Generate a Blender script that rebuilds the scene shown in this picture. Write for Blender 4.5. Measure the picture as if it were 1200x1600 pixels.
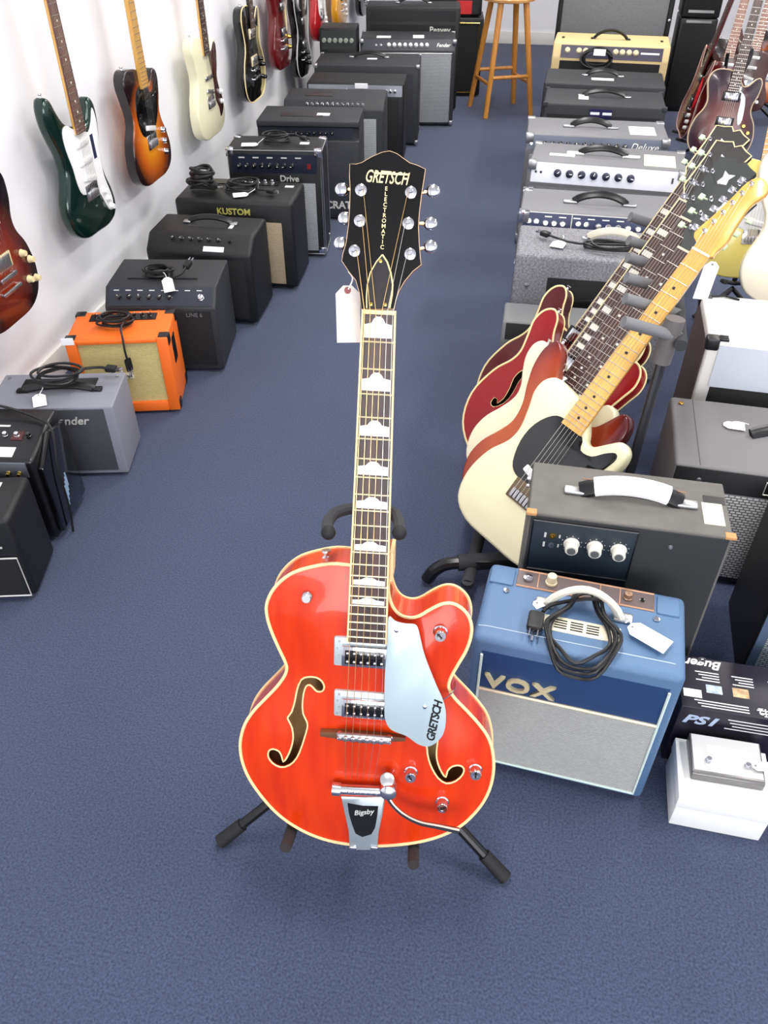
import bpy, bmesh, math, random
from mathutils import Vector, Matrix
from mathutils.geometry import delaunay_2d_cdt
random.seed(4)
for o in list(bpy.data.objects): bpy.data.objects.remove(o)
sc = bpy.context.scene
COL = sc.collection
V = Vector
R = math.radians

# ------------------------------------------------------------------ camera
CAM_H = 1.45; PITCH = R(40.0); FPX = 1250.0
cd = bpy.data.cameras.new('camera'); cam = bpy.data.objects.new('camera', cd); COL.objects.link(cam)
cd.sensor_fit = 'VERTICAL'; cd.sensor_height = 36.0; cd.lens = 36.0*FPX/1600.0
cd.clip_start = 0.02; cd.clip_end = 60
cam.location = (0, 0, CAM_H); cam.rotation_euler = (math.pi/2 - PITCH, 0, 0)
sc.camera = cam
cd.dof.use_dof = False

# ------------------------------------------------------------------ world, exposure
w = bpy.data.worlds.new('world'); sc.world = w; w.use_nodes = True
bg = w.node_tree.nodes['Background']; bg.inputs[0].default_value = (0.95, 0.97, 1.0, 1); bg.inputs[1].default_value = 6.5
sc.view_settings.view_transform = 'Standard'; sc.view_settings.look = 'None'
sc.view_settings.gamma = 1.0; sc.view_settings.use_curve_mapping = False
sc.view_settings.exposure = 0.32

# ------------------------------------------------------------------ geometry of the place
CF = V((0, math.cos(PITCH), -math.sin(PITCH))); CU = V((0, math.sin(PITCH), math.cos(PITCH))); CR = V((1, 0, 0)); CC = V((0, 0, CAM_H))
def ray(px, py): return CF + CR*((px-600)/FPX) + CU*((800-py)/FPX)
def onz(px, py, z=0.0):                       # point of a horizontal plane under a photo pixel
    d = ray(px, py); return CC + d*((z-CAM_H)/d.z)
def onplane(px, py, o, n):
    d = ray(px, py); return CC + d*((o-CC).dot(n)/d.dot(n))
def atdepth(px, py, t): return CC + ray(px, py)*t
AISLE = R(10.5)                               # the shop's long axis, turned from the view
DA = V((math.sin(AISLE), math.cos(AISLE), 0)); DB = V((math.cos(AISLE), -math.sin(AISLE), 0))
def room(b, a, z=0): return DB*b + DA*a + V((0, 0, z))
WALL_B = -1.58; WALL_R = 3.1; WALL_FAR = 8.6; WALL_NEAR = -2.6; CEIL = 2.65

# ------------------------------------------------------------------ materials
def L(c): return tuple(((x/255)/12.92 if x/255 <= 0.04045 else ((x/255+0.055)/1.055)**2.4) for x in c)
_m = {}
def mat(name, col, rough=0.5, metal=0.0, bump=0, bscale=400, var=0, vscale=8, coat=0, emit=0, spec=0.5, trans=0):
    if name in _m: return _m[name]
    m = bpy.data.materials.new(name); m.use_nodes = True; nt = m.node_tree; p = nt.nodes['Principled BSDF']
    c = L(col); p.inputs['Base Color'].default_value = (*c, 1); p.inputs['Roughness'].default_value = rough
    p.inputs['Metallic'].default_value = metal; p.inputs['Coat Weight'].default_value = coat
    p.inputs['Coat Roughness'].default_value = 0.04; p.inputs['Specular IOR Level'].default_value = spec
    if emit: p.inputs['Emission Color'].default_value = (*c, 1); p.inputs['Emission Strength'].default_value = emit
    if bump or var:
        tc = nt.nodes.new('ShaderNodeTexCoord')
        if bump:
            n = nt.nodes.new('ShaderNodeTexNoise'); n.inputs['Scale'].default_value = bscale; n.inputs['Detail'].default_value = 3
            b = nt.nodes.new('ShaderNodeBump'); b.inputs['Strength'].default_value = bump; b.inputs['Distance'].default_value = 0.002
            nt.links.new(tc.outputs['Object'], n.inputs['Vector']); nt.links.new(n.outputs[0], b.inputs['Height']); nt.links.new(b.outputs[0], p.inputs['Normal'])
        if var:
            n2 = nt.nodes.new('ShaderNodeTexNoise'); n2.inputs['Scale'].default_value = vscale; n2.inputs['Detail'].default_value = 5
            r = nt.nodes.new('ShaderNodeValToRGB')
            r.color_ramp.elements[0].position = 0.3; r.color_ramp.elements[1].position = 0.7
            r.color_ramp.elements[0].color = (*[x*(1-var) for x in c], 1); r.color_ramp.elements[1].color = (*[min(1, x*(1+var)) for x in c], 1)
            nt.links.new(tc.outputs['Object'], n2.inputs['Vector']); nt.links.new(n2.outputs[0], r.inputs[0]); nt.links.new(r.outputs[0], p.inputs['Base Color'])
    _m[name] = m; return m
def wood(name, c1, c2, rough=0.35, axis='Y', scale=18, coat=0.3):
    if name in _m: return _m[name]
    m = bpy.data.materials.new(name); m.use_nodes = True; nt = m.node_tree; p = nt.nodes['Principled BSDF']
    tc = nt.nodes.new('ShaderNodeTexCoord'); mp = nt.nodes.new('ShaderNodeMapping')
    s = {'X': (.05, 1, 1), 'Y': (1, .05, 1), 'Z': (1, 1, .05)}[axis]; mp.inputs['Scale'].default_value = tuple(scale*4*x for x in s)
    n = nt.nodes.new('ShaderNodeTexNoise'); n.inputs['Scale'].default_value = 1.0; n.inputs['Detail'].default_value = 6
    r = nt.nodes.new('ShaderNodeValToRGB'); r.color_ramp.elements[0].position = .35; r.color_ramp.elements[1].position = .68
    r.color_ramp.elements[0].color = (*L(c1), 1); r.color_ramp.elements[1].color = (*L(c2), 1)
    nt.links.new(tc.outputs['Object'], mp.inputs[0]); nt.links.new(mp.outputs[0], n.inputs['Vector']); nt.links.new(n.outputs[0], r.inputs[0]); nt.links.new(r.outputs[0], p.inputs['Base Color'])
    p.inputs['Roughness'].default_value = rough; p.inputs['Coat Weight'].default_value = coat; p.inputs['Coat Roughness'].default_value = .08
    _m[name] = m; return m
def weave(name, c1, c2, pitch=0.004, rough=0.85, ratio=1.0, bump=0.5):
    """woven grille cloth or punched mesh: a fine brick pattern in object space on an upright face"""
    if name in _m: return _m[name]
    m = bpy.data.materials.new(name); m.use_nodes = True; nt = m.node_tree; p = nt.nodes['Principled BSDF']
    tc = nt.nodes.new('ShaderNodeTexCoord'); mp = nt.nodes.new('ShaderNodeMapping'); pass
    b = nt.nodes.new('ShaderNodeTexBrick'); b.inputs['Scale'].default_value = 1.0
    b.inputs['Brick Width'].default_value = pitch*2*ratio; b.inputs['Row Height'].default_value = pitch; b.inputs['Mortar Size'].default_value = pitch*0.22
    b.inputs['Color1'].default_value = (*L(c1), 1); b.inputs['Color2'].default_value = (*L([x*.9 for x in c1]), 1); b.inputs['Mortar'].default_value = (*L(c2), 1)
    bp = nt.nodes.new('ShaderNodeBump'); bp.inputs['Strength'].default_value = bump; bp.inputs['Distance'].default_value = .001; bp.invert = True
    nt.links.new(tc.outputs['Object'], mp.inputs[0]); nt.links.new(mp.outputs[0], b.inputs['Vector']); nt.links.new(b.outputs[0], p.inputs['Base Color'])
    nt.links.new(b.outputs[1], bp.inputs['Height']); nt.links.new(bp.outputs[0], p.inputs['Normal'])
    p.inputs['Roughness'].default_value = rough
    _m[name] = m; return m
def burst(name, inner, mid, outer, r0, r1, cx=0, cy=0, sx=1, sy=.8, coat=.35):
    """sunburst finish: colour by distance from the body's middle, as sprayed"""
    if name in _m: return _m[name]
    m = bpy.data.materials.new(name); m.use_nodes = True; nt = m.node_tree; p = nt.nodes['Principled BSDF']
    tc = nt.nodes.new('ShaderNodeTexCoord'); mp = nt.nodes.new('ShaderNodeMapping'); mp.inputs['Location'].default_value = (-cx*sx, -cy*sy, 0); mp.inputs['Scale'].default_value = (sx, sy, 0)
    ln = nt.nodes.new('ShaderNodeVectorMath'); ln.operation = 'LENGTH'
    mr = nt.nodes.new('ShaderNodeMapRange'); mr.inputs[1].default_value = r0; mr.inputs[2].default_value = r1
    r = nt.nodes.new('ShaderNodeValToRGB'); r.color_ramp.elements[0].color = (*L(inner), 1); r.color_ramp.elements[1].color = (*L(outer), 1)
    e = r.color_ramp.elements.new(.55); e.color = (*L(mid), 1)
    nt.links.new(tc.outputs['Object'], mp.inputs[0]); nt.links.new(mp.outputs[0], ln.inputs[0]); nt.links.new(ln.outputs['Value'], mr.inputs[0]); nt.links.new(mr.outputs[0], r.inputs[0]); nt.links.new(r.outputs[0], p.inputs['Base Color'])
    p.inputs['Roughness'].default_value = .22; p.inputs['Coat Weight'].default_value = coat; p.inputs['Coat Roughness'].default_value = .05
    _m[name] = m; return m

def carpet_mat():
    m = bpy.data.materials.new('blue_carpet'); m.use_nodes = True; nt = m.node_tree; p = nt.nodes['Principled BSDF']
    tc = nt.nodes.new('ShaderNodeTexCoord')
    n = nt.nodes.new('ShaderNodeTexNoise'); n.inputs['Scale'].default_value = 230; n.inputs['Detail'].default_value = 4
    n2 = nt.nodes.new('ShaderNodeTexNoise'); n2.inputs['Scale'].default_value = 2.2; n2.inputs['Detail'].default_value = 3
    r = nt.nodes.new('ShaderNodeValToRGB'); r.color_ramp.elements[0].position = .25; r.color_ramp.elements[1].position = .75
    r.color_ramp.elements[0].color = (*L((50, 57, 80)), 1); r.color_ramp.elements[1].color = (*L((84, 92, 120)), 1)
    mx = nt.nodes.new('ShaderNodeMixRGB'); mx.blend_type = 'MULTIPLY'; mx.inputs[0].default_value = .22
    b = nt.nodes.new('ShaderNodeBump'); b.inputs['Strength'].default_value = .5; b.inputs['Distance'].default_value = .004
    for k in (n, n2): nt.links.new(tc.outputs['Object'], k.inputs['Vector'])
    nt.links.new(n.outputs[0], r.inputs[0]); nt.links.new(r.outputs[0], mx.inputs[1]); nt.links.new(n2.outputs[0], mx.inputs[2]); nt.links.new(mx.outputs[0], p.inputs['Base Color'])
    nt.links.new(n.outputs[0], b.inputs['Height']); nt.links.new(b.outputs[0], p.inputs['Normal']); p.inputs['Roughness'].default_value = .95; p.inputs['Specular IOR Level'].default_value = .15
    p.inputs['Sheen Weight'].default_value = .15
    return m

CHROME = mat('chrome', (225, 225, 230), .12, 1.0)
NICKEL = mat('brushed_nickel', (190, 190, 192), .35, 1.0)
GOLD = mat('gold_plate', (214, 178, 92), .25, 1.0)
BLACKV = mat('black_vinyl', (13, 14, 17), .48, bump=.35, bscale=700)
BLACKP = mat('black_plastic', (14, 14, 17), .32)
BLACKG = mat('black_gloss', (8, 8, 10), .1, coat=.5)
CHARC = mat('charcoal_vinyl', (40, 42, 46), .55, bump=.3, bscale=700)
GREYV = mat('grey_vinyl', (128, 130, 140), .55, bump=.25, bscale=700)
WHITE = mat('white_plastic', (236, 236, 236), .4)
PAPER = mat('white_paper', (244, 244, 240), .8)
RUBBER = mat('black_rubber', (20, 20, 22), .7)
FOAM = mat('dark_grey_foam', (52, 53, 56), .9, bump=.2, bscale=900)
CREAM = mat('cream_binding', (240, 222, 165), .35)
ROSE = wood('rosewood', (48, 30, 30), (84, 56, 52), .45, coat=.05)
MAPLE = wood('maple', (214, 158, 72), (228, 178, 92), .25, coat=.5)
STEEL = mat('string_steel', (205, 200, 190), .3, 1.0)
SILVERTXT = mat('silver_lettering', (225, 225, 220), .35, .3)
CORD = mat('black_cord', (16, 16, 18), .5)

# ------------------------------------------------------------------ mesh helpers
def link(o): COL.objects.link(o); return o
def fin(name, bm, m, parent=None, angle=35, smooth=True):
    me = bpy.data.meshes.new(name)
    bmesh.ops.recalc_face_normals(bm, faces=bm.faces)
    bm.to_mesh(me); bm.free()
    if smooth:
        for p in me.polygons: p.use_smooth = True
        me.set_sharp_from_angle(angle=R(angle))
    if m: me.materials.append(m)
    o = link(bpy.data.objects.new(name, me))
    if parent: o.parent = parent
    return o
def obm(name, me, parent=None, M=None):                     # another object on shared mesh data
    o = link(bpy.data.objects.new(name, me))
    if parent: o.parent = parent
    if M is not None: o.matrix_local = M
    return o
def tag(o, label, cat, group=None):
    o['label'] = label; o['category'] = cat
    if group: o['group'] = group
    return o
def thing(name, label, cat, M, group=None):
    o = link(bpy.data.objects.new(name, None)); o.empty_display_size = .1; o.matrix_world = M
    return tag(o, label, cat, group)
def struct(o): o['kind'] = 'structure'; return o
def NB(): return bmesh.new()
def box(bm, x0, x1, y0, y1, z0, z1, bev=0, seg=2, M=None):
    vs = [bm.verts.new((x, y, z)) for z in (z0, z1) for y in (y0, y1) for x in (x0, x1)]
    fs = [bm.faces.new([vs[i] for i in q]) for q in ((0, 2, 3, 1), (4, 5, 7, 6), (0, 1, 5, 4), (2, 6, 7, 3), (0, 4, 6, 2), (1, 3, 7, 5))]
    if bev:
        es = list({e for f in fs for e in f.edges})
        r = bmesh.ops.bevel(bm, geom=es, offset=bev, segments=seg, profile=.5, affect='EDGES', clamp_overlap=True)
        vs = list({v for f in r['faces'] for v in f.verts} | {v for v in vs if v.is_valid})
    if M is not None: bmesh.ops.transform(bm, matrix=M, verts=[v for v in vs if v.is_valid])
    return bm
def prism_x(bm, pts, x0, x1, bev=0, seg=2):                 # outline in (y,z) drawn out along x
    a = [bm.verts.new((x0, y, z)) for y, z in pts]; b = [bm.verts.new((x1, y, z)) for y, z in pts]; n = len(pts)
    fs = [bm.faces.new(a), bm.faces.new(b[::-1])] + [bm.faces.new((a[i], b[i], b[(i+1) % n], a[(i+1) % n])) for i in range(n)]
    if bev:
        es = list({e for f in fs for e in f.edges})
        bmesh.ops.bevel(bm, geom=es, offset=bev, segments=seg, profile=.5, affect='EDGES', clamp_overlap=True)
    return bm
def cyl(bm, p0, p1, r0, r1=None, seg=14, cap=True):
    p0 = V(p0); p1 = V(p1); r1 = r0 if r1 is None else r1; d = (p1-p0).normalized()
    u = d.orthogonal().normalized(); v = d.cross(u)
    rings = [[bm.verts.new(p + (u*math.cos(2*math.pi*i/seg) + v*math.sin(2*math.pi*i/seg))*r) for i in range(seg)] for p, r in ((p0, r0), (p1, r1))]
    for i in range(seg): bm.faces.new((rings[0][i], rings[0][(i+1) % seg], rings[1][(i+1) % seg], rings[1][i]))
    if cap: bm.faces.new(rings[0][::-1]); bm.faces.new(rings[1])
    return bm
def lathe(bm, prof, M=None, seg=16):                         # profile (radius, height) turned about z
    rings = []
    M = M or Matrix()
    for r, z in prof: rings.append([bm.verts.new(M @ V((r*math.cos(2*math.pi*i/seg), r*math.sin(2*math.pi*i/seg), z))) for i in range(seg)])
    for a, b in zip(rings, rings[1:]):
        for i in range(seg): bm.faces.new((a[i], a[(i+1) % seg], b[(i+1) % seg], b[i]))
    bm.faces.new(rings[0][::-1]); bm.faces.new(rings[-1]); return bm
def tube(bm, pts, r, seg=8, closed=False, flat=1.0):
    pts = [V(p) for p in pts]; n = len(pts); rings = []; u = None
    for i, p in enumerate(pts):
        a = pts[i-1] if (i > 0 or closed) else p; b = pts[(i+1) % n] if (i < n-1 or closed) else p
        t = (b-a).normalized()
        if u is None: u = t.orthogonal().normalized()
        u = (u - t*u.dot(t))
        if u.length < 1e-6: u = t.orthogonal()
        u.normalize(); v = t.cross(u); rr = r[i] if isinstance(r, (list, tuple)) else r
        rings.append([bm.verts.new(p + (u*math.cos(2*math.pi*k/seg) + v*math.sin(2*math.pi*k/seg)*flat)*rr) for k in range(seg)])
    m = n if closed else n-1
    for i in range(m):
        a = rings[i]; b = rings[(i+1) % n]
        for k in range(seg): bm.faces.new((a[k], a[(k+1) % seg], b[(k+1) % seg], b[k]))
    if not closed: bm.faces.new(rings[0][::-1]); bm.faces.new(rings[-1])
    return bm
def smooth_path(pts, n=6, closed=False):                     # Catmull-Rom through the points
    pts = [V(p) for p in pts]; N = len(pts); out = []
    for i in range(N if closed else N-1):
        p0 = pts[i-1] if (i > 0 or closed) else pts[i]; p1 = pts[i]; p2 = pts[(i+1) % N]; p3 = pts[(i+2) % N] if (i+2 < N or closed) else pts[-1]
        for k in range(n):
            t = k/n; out.append(.5*((2*p1) + (p2-p0)*t + (2*p0-5*p1+4*p2-p3)*t*t + (3*p1-p0-3*p2+p3)*t**3))
    if not closed: out.append(pts[-1])
    return out
def inside(p, poly):
    x, y = p[0], p[1]; c = False; n = len(poly); j = n-1
    for i in range(n):
        xi, yi = poly[i][0], poly[i][1]; xj, yj = poly[j][0], poly[j][1]
        if (yi > y) != (yj > y) and x < (xj-xi)*(y-yi)/(yj-yi)+xi: c = not c
        j = i
    return c
def edge_dist(p, poly):
    best = 9; n = len(poly)
    for i in range(n):
        a = poly[i]; b = poly[(i+1) % n]; dx = b[0]-a[0]; dy = b[1]-a[1]; q = dx*dx+dy*dy
        t = 0 if q == 0 else max(0, min(1, ((p[0]-a[0])*dx+(p[1]-a[1])*dy)/q))
        best = min(best, math.hypot(p[0]-a[0]-t*dx, p[1]-a[1]-t*dy))
    return best
def area2(poly): return sum(poly[i][0]*poly[(i+1) % len(poly)][1]-poly[(i+1) % len(poly)][0]*poly[i][1] for i in range(len(poly)))/2
def plate(bm, outer, z0, z1, holes=(), dome=0, reach=.1, grid=0, bev=0, back=True):
    """flat piece with outline `outer` from z0 up to z1 (facing +z), holes cut through, top optionally arched or edge-rounded"""
    outer = [(p[0], p[1]) for p in outer]
    if area2(outer) < 0: outer = outer[::-1]
    holes = [[(p[0], p[1]) for p in h] for h in holes]
    holes = [h if area2(h) > 0 else h[::-1] for h in holes]
    if not holes and not dome and not grid:
        n = len(outer)
        rings = [(0, z0)]
        if bev:
            nrm = []
            for i in range(n):
                a = outer[i-1]; b = outer[(i+1) % n]; d = math.hypot(b[0]-a[0], b[1]-a[1]) or 1
                nrm.append(((b[1]-a[1])/d, -(b[0]-a[0])/d))
            rings = [(-bev, z0), (-bev*.3, z0+bev*.3), (0, z0+bev), (0, z1-bev), (-bev*.3, z1-bev*.3), (-bev, z1)]
        else: nrm = [(0, 0)]*n; rings = [(0, z0), (0, z1)]
        rv = [[bm.verts.new((p[0]+q[0]*o, p[1]+q[1]*o, z)) for p, q in zip(outer, nrm)] for o, z in rings]
        for a, b in zip(rv, rv[1:]):
            for i in range(n): bm.faces.new((a[i], a[(i+1) % n], b[(i+1) % n], b[i]))
        bm.faces.new(rv[0][::-1]); bm.faces.new(rv[-1]); return bm
    pts = [V(p) for p in outer]; edges = [(i, (i+1) % len(outer)) for i in range(len(outer))]
    for h in holes:
        s = len(pts); pts += [V(p) for p in h]; edges += [(s+i, s+(i+1) % len(h)) for i in range(len(h))]
    nb = len(pts)
    if grid:
        xs = [p[0] for p in outer]; ys = [p[1] for p in outer]; y = min(ys)
        while y < max(ys):
            x = min(xs)
            while x < max(xs):
                if inside((x, y), outer) and edge_dist((x, y), outer) > grid*.45 and not any(inside((x, y), h) or edge_dist((x, y), h) < grid*.35 for h in holes): pts.append(V((x, y)))
                x += grid
            y += grid
    vo, eo, fo, *_ = delaunay_2d_cdt(pts, edges, [], 0, 1e-6)
    def zt(p):
        if not dome: return z1
        e = min(1, edge_dist(p, outer)/reach); return z1 + dome*(e*e*(3-2*e))
    keep = []
    for f in fo:
        c = (sum(vo[i][0] for i in f)/3, sum(vo[i][1] for i in f)/3)
        if inside(c, outer) and not any(inside(c, h) for h in holes): keep.append(f)
    tv = {}; bv = {}
    for f in keep:
        for i in f:
            if i not in tv: tv[i] = bm.verts.new((vo[i][0], vo[i][1], zt(vo[i]))); bv[i] = bm.verts.new((vo[i][0], vo[i][1], zt(vo[i])-(z1-z0))) if back else None
    cnt = {}
    for f in keep:
        bm.faces.new([tv[i] for i in f])
        if back: bm.faces.new([bv[i] for i in reversed(f)])
        for a, b in zip(f, list(f[1:])+[f[0]]): cnt.setdefault((min(a, b), max(a, b)), []).append((a, b))
    if back:
        for k, e in cnt.items():
            if len(e) == 1: a, b = e[0]; bm.faces.new((tv[b], tv[a], bv[a], bv[b]))
    return bm
def strip(bm, loop, z0, z1, closed=True):                    # upright band along an outline
    n = len(loop); a = [bm.verts.new((p[0], p[1], z0)) for p in loop]; b = [bm.verts.new((p[0], p[1], z1)) for p in loop]
    for i in range(n if closed else n-1): bm.faces.new((a[i], a[(i+1) % n], b[(i+1) % n], b[i]))
    return bm
_txt = {}
def text(name, s, size, m, parent, M, depth=.0006, shear=0, bold=0, spacing=1.0, align='CENTER', vertical=False, sx=1.0):
    key = (s, size, depth, shear, bold, spacing, align, vertical, sx, m.name)
    if key not in _txt:
        c = bpy.data.curves.new('txt', 'FONT'); c.body = '\n'.join(s) if vertical else s; c.size = size; c.extrude = depth; c.shear = shear; c.offset = bold
        c.space_character = spacing; c.align_x = align; c.align_y = 'CENTER'; c.resolution_u = 3
        if vertical: c.space_line = spacing
        o = bpy.data.objects.new('txt', c); COL.objects.link(o)
        me = bpy.data.meshes.new_from_object(o.evaluated_get(bpy.context.evaluated_depsgraph_get()))
        bpy.data.objects.remove(o); bpy.data.curves.remove(c)
        me.materials.clear(); me.materials.append(m); me.transform(Matrix.Diagonal((sx, 1, 1, 1))); me.name = name; _txt[key] = me
    return obm(name, _txt[key], parent, M)
def frame(o, x, y, z):
    M = Matrix.Identity(4)
    for i, c in enumerate((x, y, z)):
        for j in range(3): M[j][i] = c[j]
    for j in range(3): M[j][3] = o[j]
    return M
def T(x, y, z): return Matrix.Translation((x, y, z))

# ------------------------------------------------------------------ ceiling lamps (area lights at the fixtures' diffusers)
LAMPS = [(-0.2, 1.2), (-0.2, 3.6), (-0.2, 5.9), (1.7, 1.2), (1.7, 3.6), (1.7, 5.9)]
LAMP_W = 31
for b, a in LAMPS:
    ld = bpy.data.lights.new('fluorescent', 'AREA'); ld.shape = 'RECTANGLE'; ld.size = .22; ld.size_y = 1.2; ld.energy = LAMP_W; ld.color = (1.0, .97, .93)
    lo = link(bpy.data.objects.new('fluorescent', ld)); lo.location = room(b, a, CEIL-.09); lo.rotation_euler = (0, 0, -AISLE)
pl_ = bpy.data.lights.new('window_portal', 'AREA'); pl_.shape = 'RECTANGLE'; pl_.size = 3.4; pl_.size_y = 1.75; pl_.cycles.is_portal = True
po = link(bpy.data.objects.new('window_portal', pl_)); po.location = room(.9, WALL_NEAR+.02, 1.6); po.rotation_euler = (math.pi/2, 0, -AISLE)

# ------------------------------------------------------------------ the room
WALLM = mat('white_wall_paint', (238, 238, 242), .7, bump=.1, bscale=60)
CEILM = mat('ceiling_white', (226, 226, 224), .9)
TRIMM = mat('white_trim', (230, 228, 224), .45)
RM = frame((0, 0, 0), DB, DA, V((0, 0, 1)))
def rbox(name, b0, b1, a0, a1, z0, z1, m, bev=0, parent=None):
    bm = NB(); box(bm, b0, b1, a0, a1, z0, z1, bev); o = fin(name, bm, m, parent)
    if parent is None: o.matrix_world = RM
    return o
FB0, FB1, FA0, FA1 = WALL_B, WALL_R, WALL_NEAR, WALL_FAR
struct(rbox('floor', FB0-.1, FB1+.1, FA0-.1, FA1+.1, -.06, 0, carpet_mat()))
struct(rbox('ceiling', FB0-.1, FB1+.1, FA0-.1, FA1+.1, CEIL, CEIL+.06, CEILM))
struct(rbox('wall_left', FB0-.1, FB0, FA0, FA1, 0, CEIL, WALLM))
struct(rbox('wall_right', FB1, FB1+.1, FA0, FA1, 0, CEIL, WALLM))
struct(rbox('wall_back', FB0-.1, FB1+.1, FA1, FA1+.1, 0, CEIL, WALLM))
struct(rbox('baseboard_left', FB0, FB0+.014, FA0, FA1, 0, .1, TRIMM, .004))
struct(rbox('baseboard_back', FB0+.02, FB1, FA1-.014, FA1, 0, .1, TRIMM, .004))
# wall behind the camera with the shop window
bm = NB()
for q in ((FB0-.1, -.8, 0, CEIL), (2.6, FB1+.1, 0, CEIL), (-.8, 2.6, 0, .72), (-.8, 2.6, 2.48, CEIL)): box(bm, q[0], q[1], FA0-.1, FA0, q[2], q[3])
o = fin('wall_front', bm, WALLM); o.matrix_world = RM; struct(o)
wr = struct(link(bpy.data.objects.new('window_1', None))); wr.matrix_world = RM
bm = NB()
for q in ((-.8, -.74, .72, 2.48), (2.54, 2.6, .72, 2.48), (.87, .93, .72, 2.48)): box(bm, q[0], q[1], FA0-.08, FA0-.02, q[2], q[3])
for z in (.72, 2.42): box(bm, -.74, 2.54, FA0-.08, FA0-.02, z, z+.06)
fin('window_frame', bm, TRIMM, wr)
# ceiling fixtures
DIFF = mat('lamp_housing', (235, 235, 235), .5)
for i, (b, a) in enumerate(LAMPS):
    t = thing('ceiling_light', 'white fluorescent ceiling fixture above the shop aisle', 'ceiling light', frame(room(b, a, CEIL-.001), DB, DA, V((0, 0, 1))), 'fluorescent ceiling fixtures')
    bm = NB(); box(bm, -.2, .2, -.65, .65, -.08, 0, .01); fin('housing', bm, DIFF, t)

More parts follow.
